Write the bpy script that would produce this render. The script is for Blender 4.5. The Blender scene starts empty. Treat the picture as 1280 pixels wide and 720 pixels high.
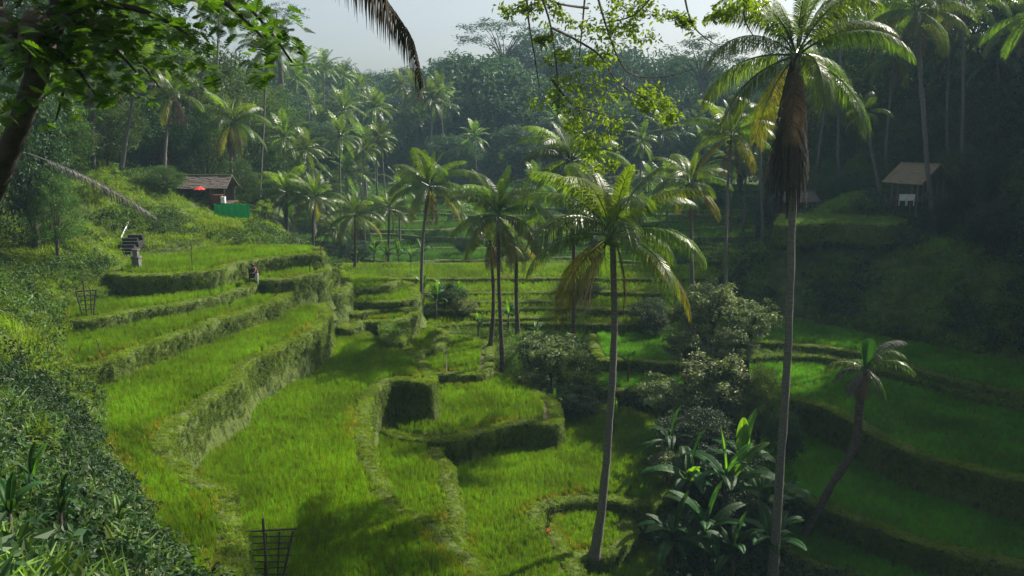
import bpy, math, random
import numpy as np
from mathutils import Vector, Matrix, noise
from mathutils.geometry import tessellate_polygon

# ------------------------------------------------------------------ camera, sky, sun, exposure
SC = bpy.context.scene
COL = SC.collection
PITCH = math.atan((360-150)/1005.0)
cam_d = bpy.data.cameras.new('camera'); cam_d.sensor_width = 36; cam_d.lens = 1005/1280*36
cam_d.clip_start = 0.1; cam_d.clip_end = 3000
cam = bpy.data.objects.new('camera', cam_d); COL.objects.link(cam)
cam.rotation_euler = (math.pi/2-PITCH, 0, 0)
SC.camera = cam

SUN_AZ, SUN_EL = math.radians(56), math.radians(40)      # azimuth from +Y towards +X
world = bpy.data.worlds.new('World'); SC.world = world; world.use_nodes = True
wn = world.node_tree; wn.nodes.clear()
sky = wn.nodes.new('ShaderNodeTexSky'); sky.sky_type = 'NISHITA'; sky.sun_disc = False
sky.sun_elevation = SUN_EL; sky.sun_rotation = SUN_AZ
sky.air_density = 1.0; sky.dust_density = 3.0; sky.ozone_density = 1.0
bg = wn.nodes.new('ShaderNodeBackground'); bg.inputs['Strength'].default_value = 0.075
wo = wn.nodes.new('ShaderNodeOutputWorld')
veil = wn.nodes.new('ShaderNodeHueSaturation'); veil.inputs['Saturation'].default_value = .45      # thin high cloud whitens the blue
wn.links.new(sky.outputs[0], veil.inputs['Color']); wn.links.new(veil.outputs[0], bg.inputs[0]); wn.links.new(bg.outputs[0], wo.inputs[0])
sl = bpy.data.lights.new('sun', 'SUN'); sl.energy = 5.0; sl.angle = math.radians(0.6); sl.color = (1.0, .93, .80)
sun = bpy.data.objects.new('sun', sl); COL.objects.link(sun)
sd = Vector((math.sin(SUN_AZ)*math.cos(SUN_EL), math.cos(SUN_AZ)*math.cos(SUN_EL), math.sin(SUN_EL)))
sun.rotation_euler = sd.to_track_quat('Z', 'Y').to_euler()
SC.view_settings.view_transform = 'Standard'; SC.view_settings.look = 'None'
SC.view_settings.exposure = 0.95; SC.view_settings.gamma = 1.0
SC.cycles.max_bounces = 5; SC.cycles.diffuse_bounces = 2; SC.cycles.glossy_bounces = 1
SC.cycles.transmission_bounces = 3; SC.cycles.volume_bounces = 0; SC.cycles.transparent_max_bounces = 4
SC.cycles.use_denoising = True

rng = np.random.default_rng(7)
random.seed(7)
CP, SP = math.cos(PITCH), math.sin(PITCH)

# ------------------------------------------------------------------ where things stand
def ray(px, py):
    u, v = (np.asarray(px, float)-640), (360-np.asarray(py, float))
    return np.stack([u, 1005*CP+v*SP, -1005*SP+v*CP], -1)
def on_z(px, py, z):
    d = ray(px, py); t = z/d[..., 2]; return d*t[..., None]
def at(px, py, Y):
    d = ray(px, py); return Vector(d*(Y/d[1]))

# ------------------------------------------------------------------ materials
def nodes(name):
    m = bpy.data.materials.new(name); m.use_nodes = True
    nt = m.node_tree; nt.nodes.clear()
    return m, nt, nt.nodes, nt.links
def leaf(name, c1, c2, tr, trans=.38, rough=.5, spec=.3, big=.25, vary=.25):
    """two greens mixed leaf by leaf, tinted by a slow noise, and a share of light let through"""
    m, nt, N, L = nodes(name)
    geo = N.new('ShaderNodeNewGeometry'); mix = N.new('ShaderNodeMix'); mix.data_type = 'RGBA'
    mix.inputs[6].default_value = (*c1, 1); mix.inputs[7].default_value = (*c2, 1)
    L.new(geo.outputs['Random Per Island'], mix.inputs[0])
    oi = N.new('ShaderNodeObjectInfo')
    nz = N.new('ShaderNodeTexNoise'); nz.inputs['Scale'].default_value = big; nz.inputs['Detail'].default_value = 3
    mo = N.new('ShaderNodeMapRange'); mo.inputs[3].default_value = 1-vary; mo.inputs[4].default_value = 1+vary; L.new(oi.outputs['Random'], mo.inputs[0])
    L.new(geo.outputs['Position'], nz.inputs['Vector'])
    mr = N.new('ShaderNodeMapRange'); mr.inputs[1].default_value = .3; mr.inputs[2].default_value = .7
    mr.inputs[3].default_value = .65; mr.inputs[4].default_value = 1.35
    L.new(nz.outputs[0], mr.inputs[0])
    hs = N.new('ShaderNodeHueSaturation'); L.new(mix.outputs[2], hs.inputs['Color'])
    mm = N.new('ShaderNodeMath'); mm.operation = 'MULTIPLY'; L.new(mr.outputs[0], mm.inputs[0]); L.new(mo.outputs[0], mm.inputs[1]); L.new(mm.outputs[0], hs.inputs['Value'])
    mh = N.new('ShaderNodeMapRange'); mh.inputs[3].default_value = .485; mh.inputs[4].default_value = .515
    L.new(oi.outputs['Random'], mh.inputs[0]); L.new(mh.outputs[0], hs.inputs['Hue'])
    p = N.new('ShaderNodeBsdfPrincipled'); p.inputs['Roughness'].default_value = rough
    p.inputs['Specular IOR Level'].default_value = spec
    L.new(hs.outputs[0], p.inputs['Base Color'])
    t = N.new('ShaderNodeBsdfTranslucent')
    tm = N.new('ShaderNodeMix'); tm.data_type = 'RGBA'; tm.blend_type = 'MULTIPLY'; tm.inputs[0].default_value = 1
    L.new(hs.outputs[0], tm.inputs[6]); tm.inputs[7].default_value = (*tr, 1); L.new(tm.outputs[2], t.inputs[0])
    ms = N.new('ShaderNodeMixShader'); ms.inputs[0].default_value = trans
    L.new(p.outputs[0], ms.inputs[1]); L.new(t.outputs[0], ms.inputs[2])
    o = N.new('ShaderNodeOutputMaterial'); L.new(ms.outputs[0], o.inputs[0])
    return m
def matt(name, c1, c2, scale=3., rough=.85, stretch=(1, 1, 1), bump=.3, coords='Object', detail=6, c3=None, bd=.05):
    m, nt, N, L = nodes(name)
    tc = N.new('ShaderNodeTexCoord'); mp = N.new('ShaderNodeMapping'); mp.inputs['Scale'].default_value = stretch
    if coords == 'World':
        g = N.new('ShaderNodeNewGeometry'); L.new(g.outputs['Position'], mp.inputs[0])
    else: L.new(tc.outputs[coords], mp.inputs[0])
    nz = N.new('ShaderNodeTexNoise'); nz.inputs['Scale'].default_value = scale; nz.inputs['Detail'].default_value = detail
    nz.inputs['Roughness'].default_value = .65
    L.new(mp.outputs[0], nz.inputs['Vector'])
    cr = N.new('ShaderNodeValToRGB'); cr.color_ramp.elements[0].position = .33; cr.color_ramp.elements[1].position = .68
    cr.color_ramp.elements[0].color = (*c1, 1); cr.color_ramp.elements[1].color = (*c2, 1)
    if c3:
        e = cr.color_ramp.elements.new(.52); e.color = (*c3, 1)
    L.new(nz.outputs[0], cr.inputs[0])
    p = N.new('ShaderNodeBsdfPrincipled'); p.inputs['Roughness'].default_value = rough
    p.inputs['Specular IOR Level'].default_value = .25
    L.new(cr.outputs[0], p.inputs['Base Color'])
    b = N.new('ShaderNodeBump'); b.inputs['Strength'].default_value = bump; b.inputs['Distance'].default_value = bd
    L.new(nz.outputs[0], b.inputs['Height']); L.new(b.outputs[0], p.inputs['Normal'])
    o = N.new('ShaderNodeOutputMaterial'); L.new(p.outputs[0], o.inputs[0])
    return m

M = {}
M['rice'] = leaf('rice_blades', (.095, .205, .008), (.155, .265, .012), (1.6, 1.45, .5), .45, .6, .1, .22)
M['rice_yellow'] = leaf('yellowing_rice_blades', (.28, .30, .02), (.36, .27, .03), (1.3, 1.1, .6), .4, .5, .25, .3)
M['rice_shade'] = leaf('shaded_bank_rice_blades', (.08, .25, .02), (.13, .31, .028), (1.5, 1.35, .6), .42, .6, .1, .22)  # rice of the shaded bank, missing light put into a raised green
M['rice_far'] = leaf('far_rice_blades', (.045, .13, .018), (.075, .17, .022), (1.5, 1.35, .6), .4, .6, .1, .12)
M['grass'] = leaf('grass_blades', (.12, .21, .012), (.19, .27, .025), (1.5, 1.4, .6), .4, .6, .1, .5)
M['wallgrass'] = leaf('wall_moss_blades', (.075, .145, .012), (.15, .19, .03), (1.3, 1.2, .8), .3, .7, .15, .6)
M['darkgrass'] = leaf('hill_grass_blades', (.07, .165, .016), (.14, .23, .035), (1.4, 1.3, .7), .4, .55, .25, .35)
M['palm'] = leaf('palm_leaflets', (.05, .095, .018), (.08, .125, .022), (2.2, 2.2, .5), .45, .36, .5, .4)
M['palm_young'] = leaf('young_palm_leaflets', (.085, .14, .015), (.12, .18, .02), (2.1, 2.1, .4), .5, .4, .4, .4)
M['palm_dead'] = leaf('dead_palm_leaflets', (.07, .055, .038), (.13, .10, .07), (1.2, 1, .8), .2, .8, .1, .6)
M['palm_grey'] = leaf('bleached_palm_leaflets', (.08, .075, .068), (.17, .16, .145), (1, 1, .9), .2, .7, .2, .6)
M['palm_sunlit'] = leaf('sunlit_palm_leaflets', (.12, .15, .02), (.22, .19, .03), (1.6, 1.6, .5), .5, .5, .3, .4)  # yellow of sunlit hanging fronds put into the leaf colour
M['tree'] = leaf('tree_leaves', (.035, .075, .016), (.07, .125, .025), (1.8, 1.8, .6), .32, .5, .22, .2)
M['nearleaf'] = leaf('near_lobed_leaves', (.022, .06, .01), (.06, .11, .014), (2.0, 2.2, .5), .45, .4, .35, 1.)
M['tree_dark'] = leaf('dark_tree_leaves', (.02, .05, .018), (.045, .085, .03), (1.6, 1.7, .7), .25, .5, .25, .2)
M['tree_far'] = leaf('hazed_tree_leaves', (.035, .075, .04), (.055, .11, .055), (1.6, 1.6, .7), .25, .6, .25, .1)  # bluer leaf colour carries part of the distance haze
M['fresh'] = leaf('fresh_banana_blades', (.07, .17, .02), (.10, .21, .02), (2.0, 2.0, .5), .5, .4, .3, .8)
M['bright'] = leaf('bright_new_leaves', (.10, .175, .015), (.16, .23, .02), (1.7, 1.6, .5), .5, .45, .3, .8)
M['pale'] = leaf('pale_glossy_leaves', (.09, .13, .04), (.20, .23, .11), (1.3, 1.4, .7), .3, .5, .3, .8)
M['banana'] = leaf('banana_leaf_blades', (.016, .055, .014), (.035, .095, .02), (2.2, 2.2, .6), .35, .55, .2, .6)
M['bark'] = matt('palm_bark', (.06, .055, .048), (.20, .19, .17), 5, .9, (1, 1, 6), .6)
M['bark_dark'] = matt('dark_bark', (.035, .028, .022), (.12, .10, .08), 4, .9, (1, 1, 2), .6)
M['bark_shaded'] = matt('shaded_bark', (.012, .011, .009), (.05, .044, .036), 5, .9, (1, 1, 2), .6)  # shade on the near leaning trunk put into a darker bark colour
M['fibre'] = matt('dead_fibre', (.022, .018, .014), (.075, .058, .042), 6, .95, (3, 3, .6), .7)
M['soil'] = matt('wet_soil', (.035, .03, .018), (.10, .10, .03), 1.2, .8, (1, 1, 1), .5, 'World')
M['earth'] = matt('grassy_earth', (.025, .045, .012), (.10, .14, .03), .8, .95, (1, 1, 1), .8, 'World', 8, (.055, .085, .02), .25)
M['wall'] = matt('mossy_earth_wall', (.008, .012, .004), (.085, .10, .025), 2.8, .95, (1, 1, .6), 1, 'World', 8, (.09, .13, .025), .2)
M['farfield'] = matt('distant_rice', (.035, .08, .015), (.07, .14, .02), 2.2, .9, (1, 1, 1), .6, 'World', 6, None, .3)
M['bamboo'] = matt('weathered_bamboo', (.03, .026, .022), (.09, .078, .06), 12, .7, (1, 1, 1), .2)
M['bamboo_pale'] = matt('pale_bamboo', (.35, .33, .28), (.6, .57, .5), 8, .6)
M['thatch'] = matt('grey_thatch', (.06, .052, .047), (.17, .145, .125), 14, .95, (1, 6, 1), .8)
M['tile'] = matt('brown_shingles', (.12, .095, .065), (.30, .24, .16), 9, .9, (5, 1, 1), .8)
M['wood'] = matt('dark_wood', (.04, .028, .02), (.11, .08, .055), 8, .8, (1, 1, 4), .3)
M['woodred'] = matt('reddish_wood', (.13, .045, .03), (.22, .08, .05), 6, .7)
M['stone'] = matt('grey_stone', (.07, .07, .065), (.18, .175, .165), 4, .9)
M['green_cloth'] = matt('green_netting', (.01, .34, .09), (.02, .46, .14), 9, .7)
M['blockwall'] = matt('grey_block_wall', (.16, .16, .17), (.28, .28, .29), 6, .9)
M['red'] = matt('red_canvas', (.55, .03, .03), (.7, .06, .05), 4, .7)
M['white'] = matt('white_paint', (.62, .64, .68), (.8, .82, .85), 4, .6)
M['orange'] = matt('orange_petals', (.6, .12, .03), (.75, .2, .04), 9, .6)
M['skin'] = matt('skin', (.24, .13, .08), (.28, .16, .10), 9, .6)
M['hair'] = matt('black_hair', (.01, .009, .008), (.02, .018, .015), 20, .5)
M['shirt'] = matt('brown_shirt', (.20, .09, .08), (.27, .13, .11), 12, .9)
M['trousers'] = matt('pale_trousers', (.5, .5, .52), (.62, .62, .65), 12, .9)
M['black'] = matt('black_board', (.012, .012, .014), (.03, .03, .03), 9, .6)

# ------------------------------------------------------------------ mesh helpers
def link(o, parent=None):
    COL.objects.link(o)
    if parent is not None: o.parent = parent
    return o
def mesh_np(name, V, F, mats, mi=None, smooth=False):
    """V (n,3); F list of (m,k) index arrays or one array"""
    V = np.asarray(V, np.float32)
    if isinstance(F, np.ndarray): F = [F]
    F = [f for f in F if len(f)]
    me = bpy.data.meshes.new(name)
    me.vertices.add(len(V)); me.vertices.foreach_set('co', V.ravel())
    nl = sum(f.size for f in F); nf = sum(len(f) for f in F)
    me.loops.add(nl); me.polygons.add(nf)
    me.loops.foreach_set('vertex_index', np.concatenate([f.ravel() for f in F]).astype(np.int32))
    tot = np.concatenate([np.full(len(f), f.shape[1]) for f in F]); st = np.concatenate([[0], np.cumsum(tot)[:-1]])
    me.polygons.foreach_set('loop_start', st.astype(np.int32)); me.polygons.foreach_set('loop_total', tot.astype(np.int32))
    if not isinstance(mats, (list, tuple)): mats = [mats]
    for m in mats: me.materials.append(m)
    if mi is not None: me.polygons.foreach_set('material_index', np.asarray(mi, np.int32))
    me.polygons.foreach_set('use_smooth', np.full(nf, smooth))
    me.update(calc_edges=True)
    return me
class Acc:
    """collects quads and triangles"""
    def __init__(s): s.V = []; s.Q = []; s.T = []; s.n = 0
    def add(s, V, Q=None, T=None):
        V = np.asarray(V, float)
        if Q is not None and len(Q): s.Q.append(np.asarray(Q)+s.n)
        if T is not None and len(T): s.T.append(np.asarray(T)+s.n)
        s.V.append(V); s.n += len(V)
    def addacc(s, a, mat=None):
        V = a.verts()
        if mat is not None:
            m = np.array(mat); V = V@m[:3, :3].T+m[:3, 3]
        for q in a.Q: s.Q.append(q+s.n)
        for t in a.T: s.T.append(t+s.n)
        s.V.append(V); s.n += len(V)
    def verts(s): return np.concatenate(s.V) if s.V else np.zeros((0, 3))
    def mesh(s, name, mat, smooth=False):
        F = []
        if s.Q: F.append(np.concatenate(s.Q))
        if s.T: F.append(np.concatenate(s.T))
        return mesh_np(name, s.verts(), F, mat, None, smooth)
    def obj(s, name, mat, parent=None, smooth=False):
        return link(bpy.data.objects.new(name, s.mesh(name, mat, smooth)), parent)
    def box(s, c, size, rot=None):
        x, y, z = [q/2 for q in size]
        V = np.array([[-x, -y, -z], [x, -y, -z], [x, y, -z], [-x, y, -z], [-x, -y, z], [x, -y, z], [x, y, z], [-x, y, z]])
        if rot is not None: V = V@np.array(rot.to_3x3()).T
        s.add(V+np.array(c), [[0, 3, 2, 1], [4, 5, 6, 7], [0, 1, 5, 4], [1, 2, 6, 5], [2, 3, 7, 6], [3, 0, 4, 7]])
    def tube(s, P, R, k=8, caps=True, jitter=0):
        P = np.asarray([tuple(p) for p in P], float); R = np.broadcast_to(np.asarray(R, float), (len(P),))
        T = np.gradient(P, axis=0); T /= np.linalg.norm(T, axis=1)[:, None]+1e-9
        a = np.cross(T, [0.13, 1, 0.07]); bad = np.linalg.norm(a, axis=1) < .2
        a[bad] = np.cross(T[bad], [1, 0, 0]); a /= np.linalg.norm(a, axis=1)[:, None]
        b = np.cross(T, a)
        th = np.arange(k)*2*math.pi/k
        RR = R[:, None]*(1+jitter*rng.normal(size=(len(P), k)))
        V = P[:, None]+RR[..., None]*(a[:, None]*np.cos(th)[None, :, None]+b[:, None]*np.sin(th)[None, :, None])
        i = np.arange(len(P)-1)[:, None]*k; j = np.arange(k)[None]; j2 = (j+1) % k
        Q = np.stack([i+j, i+j2, i+k+j2, i+k+j], -1).reshape(-1, 4)
        V = V.reshape(-1, 3); Tt = []
        if caps:
            n = len(V); V = np.concatenate([V, P[:1], P[-1:]])
            for q in range(k):
                Tt.append([n, (q+1) % k, q]); Tt.append([n+1, n-k+q, n-k+(q+1) % k])
        s.add(V, Q, Tt)
def bez(a, b, c, n=8):
    t = np.linspace(0, 1, n)[:, None]; a, b, c = [np.array(tuple(v)) for v in (a, b, c)]
    return (1-t)**2*a+2*t*(1-t)*b+t*t*c
def empty(name, loc, label=None, cat=None, group=None, rz=0):
    o = bpy.data.objects.new(name, None); o.empty_display_size = .3; link(o); o.location = loc; o.rotation_euler.z = rz
    tag(o, label, cat, group); return o
def tag(o, label=None, cat=None, group=None, kind=None):
    if label: o['label'] = label
    if cat: o['category'] = cat
    if group: o['group'] = group
    if kind: o['kind'] = kind
    return o
def copy_tree(o, parent=None):
    c = o.copy(); COL.objects.link(c); c.parent = parent
    for ch in list(o.children): copy_tree(ch, c)
    return c

# ------------------------------------------------------------------ terrain
def catmull(P, step, closed=True):
    P = np.asarray(P, float); n = len(P); out = []
    for i in range(n if closed else n-1):
        p0, p1, p2, p3 = P[(i-1) % n], P[i], P[(i+1) % n], P[(i+2) % n]
        if not closed:
            if i == 0: p0 = p1
            if i == n-2: p3 = p2
        L = np.linalg.norm(p2-p1); k = max(1, int(round(L/step)))
        t = (np.arange(k)/k)[:, None]
        # centripetal-like: shorten the tangents of uneven spans
        m1 = (p2-p0)*.5; m2 = (p3-p1)*.5
        m1 *= min(1, L/(np.linalg.norm(m1)+1e-6)); m2 *= min(1, L/(np.linalg.norm(m2)+1e-6))
        h = (2*t**3-3*t**2+1)*p1+(t**3-2*t**2+t)*m1+(-2*t**3+3*t**2)*p2+(t**3-t**2)*m2
        out.append(h)
    return np.concatenate(out)
# terraces: (height, outline in the photograph's pixels on that height, wall depth, crop)
TER = [
 # left bank
 ('A',  -10.8, [(140,344),(200,346),(262,341),(300,331),(335,325),(370,321),(400,318),(402,313),(390,310),(333,308),(277,311),(225,318),(177,320),(150,326)], 3, 'rice'),
 ('A2', -12.0, [(330,352),(365,349),(392,345),(410,341),(414,335),(400,330),(330,330),(280,340)], 3, 'rice'),
 ('A3', -12.9, [(350,364),(375,361),(400,357),(418,352),(424,345),(410,338),(340,345),(330,355)], 3, 'rice'),
 ('A4', -13.8, [(382,374),(405,370),(428,365),(437,357),(428,348),(380,352),(368,365)], 3, 'rice'),
 ('B',  -12.3, [(45,390),(75,401),(125,400),(170,392),(213,384),(260,375),(300,365),(320,357),(325,345),(270,335),(200,336),(140,341),(105,350),(60,367),(46,378)], 3, 'rice'),
 ('C',  -13.1, [(38,440),(60,460),(100,463),(147,453),(175,438),(233,418),(300,394),(352,377),(366,368),(360,352),(300,345),(180,375),(60,392),(30,410)], 3, 'rice'),
 ('C2', -13.7, [(366,374),(387,370),(396,362),(392,352),(350,348),(335,365)], 2, 'rice'),
 ('D',  -14.4, [(411,388),(413,397),(398,414),(350,438),(318,455),(300,479),(265,500),(243,514),(224,534),(212,552),(217,570),(237,588),(257,602),(273,608),(290,612),(303,634),(313,664),(306,700),(300,760),(290,850),(240,860),(185,715),(140,615),(92,515),(52,472),(150,440),(300,385),(360,366),(398,375)], 5, 'rice'),
 ('L1', -14.6, [(405,364),(432,365),(465,362),(495,357),(500,350),(440,345),(400,350)], 2, 'rice'),
 ('L2', -15.3, [(400,381),(440,380),(480,379),(518,376),(524,366),(500,352),(440,352),(395,360)], 2.5, 'rice'),
 ('L3', -15.9, [(430,394),(470,390),(510,386),(520,378),(500,365),(440,365),(420,375)], 2, 'rice'),
 ('L4', -16.4, [(428,412),(452,410),(455,404),(478,404),(509,400),(522,392),(500,378),(440,378),(420,390)], 2, 'rice'),
 ('P1', -16.5, [(480,427),(507,427),(508,402),(496,398),(480,404)], 2, 'none'),
 ('E',  -17.1, [(415,415),(450,414),(480,425),(508,430),(516,445),(530,452),(541,470),(538,482),(515,478),(487,478),(470,490),(463,505),(461,530),(462,552),(470,575),(480,603),(496,630),(540,652),(575,682),(600,712),(622,760),(640,850),(280,860),(240,700),(230,600),(210,540),(280,480),(380,420),(405,400)], 5, 'rice'),
 ('Gb', -18.3, [(515,447),(530,442),(552,434),(560,424),(556,414),(530,408),(490,412),(490,430)], 3, 'rice'),
 ('Ga', -18.9, [(520,462),(540,468),(565,470),(600,470),(616,462),(618,445),(608,428),(570,420),(530,425),(510,440)], 3, 'rice'),
 ('G',  -19.6, [(543,553),(562,552),(594,544),(644,534),(697,532),(703,518),(690,498),(655,478),(600,462),(540,455),(490,480),(470,510),(485,545),(520,552)], 4, 'rice'),
 ('F',  -19.9, [(543,549),(552,572),(566,583),(573,612),(581,648),(584,690),(590,760),(520,760),(450,640),(430,560),(460,510),(520,520)], 4, 'rice'),
 ('H',  -21.3, [(840,618),(815,634),(760,629),(710,630),(682,638),(681,650),(692,668),(716,694),(730,722),(745,800),(540,800),(520,640),(530,520),(640,490),(720,500),(820,520),(850,560)], 4, 'rice'),
 ('I',  -22.0, [(700,700),(730,701),(762,695),(787,682),(792,660),(790,630),(740,615),(690,620),(670,650)], 3, 'rice'),
 ('J',  -22.9, [(690,800),(830,790),(835,720),(815,680),(740,670),(700,690)], 3, 'rice'),
 # valley floor beyond the palms
 ('V1', -16.9, [(380,348),(440,350),(560,350),(720,349),(860,350),(900,345),(900,335),(640,330),(380,332)], 2, 'rice'),
 ('V2b', -17.55, [(565,377),(640,379),(715,376),(730,366),(640,355),(550,362)], 2, 'rice'),
 ('V3b', -18.1, [(600,399),(660,399),(720,396),(735,386),(640,375),(575,380)], 2, 'rice'),
 ('V2', -17.3, [(500,366),(620,368),(720,366),(840,368),(880,362),(880,345),(640,340),(480,345)], 2, 'rice'),
 ('V3', -17.8, [(505,388),(600,389),(700,387),(830,390),(850,380),(850,360),(640,355),(480,360)], 2, 'rice'),
 ('V4', -18.4, [(520,408),(620,405),(730,407),(800,406),(830,398),(820,380),(640,375),(500,380)], 2, 'rice'),
 ('R1', -19.2, [(745,450),(790,453),(848,456),(868,448),(870,425),(850,405),(790,402),(740,408)], 3, 'deep'),
 ('R1b',-20.2, [(730,484),(790,490),(850,492),(880,480),(870,450),(790,445),(735,450)], 3, 'deep'),
 # right bank, in shade
 ('N1', -12.4, [(1040,322),(1150,325),(1290,330),(1400,336),(1400,318),(1200,313),(1040,312)], 2, 'none'),
 ('N2', -9.3, [(975,283),(1040,280),(1110,283),(1130,276),(1060,270),(980,272)], 1.5, 'none'),
 ('R2', -17.9, [(900,425),(945,428),(996,433),(1040,438),(1080,446),(1120,457),(1160,468),(1205,480),(1285,496),(1400,515),(1400,465),(1290,455),(1200,440),(1110,423),(1040,408),(960,392),(900,400)], 3, 'deep'),
 ('R2b',-18.45,[(930,448),(996,446),(1050,452),(1100,464),(1160,480),(1220,497),(1290,510),(1400,530),(1400,490),(1200,462),(1000,415),(920,430)], 2, 'none'),
 ('R3', -19.0, [(935,490),(975,500),(1020,508),(1045,519),(1070,533),(1095,548),(1150,571),(1215,590),(1285,604),(1420,625),(1420,520),(1280,495),(1160,465),(1060,438),(960,435),(920,455)], 4, 'deep'),
 ('R4', -21.3, [(940,590),(965,606),(993,623),(1040,640),(1086,661),(1120,673),(1155,683),(1220,698),(1285,712),(1420,740),(1420,610),(1280,590),(1160,555),(1080,515),(990,480),(930,520)], 4, 'deep'),
 ('R5', -22.9, [(940,670),(976,694),(1010,708),(1040,722),(1120,745),(1200,765),(1400,800),(1400,690),(1200,665),(1050,610),(960,570),(920,620)], 3, 'deep'),
]
# terraces stepping up the far slope
for i, (y, Y, x0, x1) in enumerate([(325,108,380,960),(313,114,400,900),(304,118,370,980),(295,121,420,960),(286,125,430,1000),
                                    (278,129,380,980),(269,133,440,900),(262,137,450,940),(250,143,380,960),(240,150,370,960)]):
    pts = []
    zz = -( (y-150)/1005)*Y*1.0
    z0 = float(at(640, y, Y).z)
    fr = [(x, Y+2.2*math.sin(x*.021+i*1.7)+1.0*math.sin(x*.06+i)) for x in np.linspace(x0-20, x1+20, 14)]
    w = [((x-640)/1005*YY*1.02, YY) for x, YY in fr]
    w += [(w[-1][0]+1, Y+14), (w[0][0]-1, Y+14)]
    TER.append(('X%d' % i, z0, w, 2, 'far'))

SL = []
for nm, z, pts, wd, crop in TER:
    if crop == 'far': P = np.array(pts, float); st = 1.5
    else: P = on_z([p[0] for p in pts], [p[1] for p in pts], z)[:, :2]; st = .4
    P = catmull(P, st)
    a = P-np.roll(P, 1, 0)
    if np.sum(P[:, 0]*np.roll(P[:, 1], -1)-P[:, 1]*np.roll(P[:, 0], -1)) < 0: P = P[::-1]   # counter-clockwise
    # hand-dug unevenness of the edge
    s = np.array([noise.noise(Vector((p[0]*.35, p[1]*.35, z*3)))*.45+noise.noise(Vector((p[0]*1.1, p[1]*1.1, z)))*.16 for p in P])
    T = np.roll(P, -1, 0)-np.roll(P, 1, 0); T /= np.linalg.norm(T, axis=1)[:, None]+1e-9
    Nn = np.stack([T[:, 1], -T[:, 0]], 1)
    P = P+Nn*s[:, None]*(.8 if crop != 'far' else 1.5)
    SL.append(dict(name=nm, z=z, P=P, N=Nn, wd=wd, crop=crop))

# hill surface through control points (pixel, pixel, distance)
CT = [(0,720,12),(0,660,14),(0,600,16.5),(0,450,24),(20,470,34),(0,350,34),(34,442,42),(24,400,47),(0,250,42),
 (34,374,53),(78,350,60),(140,345,63),(100,300,60),(100,240,62),(145,334,66),(160,300,71),(168,306,70),(140,250,72),(50,300,52),(177,322,64.5),(180,285,68),(170,248,76),
 (230,316,67),(277,310,69),(280,290,74),(292,290,80.5),(240,257,83),(262,256,84.5),(300,255,90),(335,306,71),(332,262,80),(350,300,78),(380,310,92),(400,322,102),(440,332,100),
 (500,345,96),(600,335,104),(700,335,104),(800,335,104),(640,372,86),(800,372,84),(560,412,72),(640,440,66),(700,425,68),(700,480,62),(850,500,56),(900,470,62),(900,560,48),
 (900,650,42),(850,720,38),(820,700,39),(930,600,45),(960,460,62),(860,440,68),(450,300,130),(450,235,190),(640,235,190),(800,235,190),(900,300,118),(930,340,88),
 (960,395,73),(1040,410,68),(1110,425,64.5),(1200,443,61),(1280,452,59.5),(1400,470,57),(960,300,84),(930,320,90),(1000,270,90),(1050,370,71),(1100,350,69.5),(1100,300,74),
 (1160,300,72),(1150,250,80),(1280,340,62.5),(1400,340,58),(1280,250,70),(1220,400,62),(1150,212,112),(1280,215,92),(1000,222,132),(100,190,100),(300,215,130),(0,190,82),
 (-150,300,45),(-150,500,25),(400,150,260),(640,130,340),(900,150,260),(1500,350,50),(1500,240,60),(640,60,600),(0,60,400),(1280,40,400)]
CW = [tuple(at(*c)) for c in CT]+[(0,0,-1.8),(0,6,-5.5),(-8,6,-3),(8,6,-9),(4,18,-18),(-4,20,-15.5),(0,28,-19),(14,22,-21),(10,32,-22),(22,30,-22.5),(34,36,-19),(42,30,-12),
    (50,20,-7),(30,10,-12),(60,45,-6),(-30,-10,0),(20,-20,0),(-60,40,-1),(-90,70,2),(75,60,-4),(120,90,6),(-200,200,30),(200,200,34),(-14,30,-14.8),(-5,40,-18),(0,50,-20),(2,44,-22),(8,60,-20.5),(24,44,-22),(30,52,-19.8),(-300,-100,20),(300,-100,20),(0,-200,15)]
# raster of what tops each spot, 0.2 m cells
GX0, GX1, GY0, GY1, GS = -60., 62., 4., 172., .2
gx = np.arange(GX0, GX1, GS); gy = np.arange(GY0, GY1, GS)
NX, NY = len(gx), len(gy)
def inside_grid(P):
    m = np.zeros((NY, NX), bool)
    y0, y1 = max(0, int((P[:, 1].min()-GY0)/GS)), min(NY-1, int((P[:, 1].max()-GY0)/GS)+1)
    A = P; B = np.roll(P, -1, 0)
    for j in range(y0, y1+1):
        yy = gy[j]; c = (A[:, 1] > yy) != (B[:, 1] > yy)
        if not c.any(): continue
        xs = np.sort(A[c, 0]+(yy-A[c, 1])/(B[c, 1]-A[c, 1])*(B[c, 0]-A[c, 0]))
        for k in range(0, len(xs)-1, 2):
            i0 = max(0, int(np.ceil((xs[k]-GX0)/GS))); i1 = min(NX-1, int(np.floor((xs[k+1]-GX0)/GS)))
            if i1 >= i0: m[j, i0:i1+1] = True
    return m
def erode(m, n):
    m = m.copy()
    for _ in range(n):
        e = m.copy(); e[1:] &= m[:-1]; e[:-1] &= m[1:]; e[:, 1:] &= m[:, :-1]; e[:, :-1] &= m[:, 1:]
        m = e
    return m
def dilate(m, n): return ~erode(~m, n)
TOP = np.full((NY, NX), -99.); TID = np.full((NY, NX), -1, int)
for k, s in enumerate(SL):
    m = inside_grid(s['P']); s['mask'] = m
    u = m & (s['z'] > TOP); TOP[u] = s['z']; TID[u] = k
for k, s in enumerate(SL):          # the ground keeps under every terrace bed
    m = erode(TID == k, 5); j, i = np.nonzero(m[::22, ::22])
    CW += [(gx[a*22], gy[b*22], s['z']-.7) for a, b in zip(i, j)]
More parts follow.
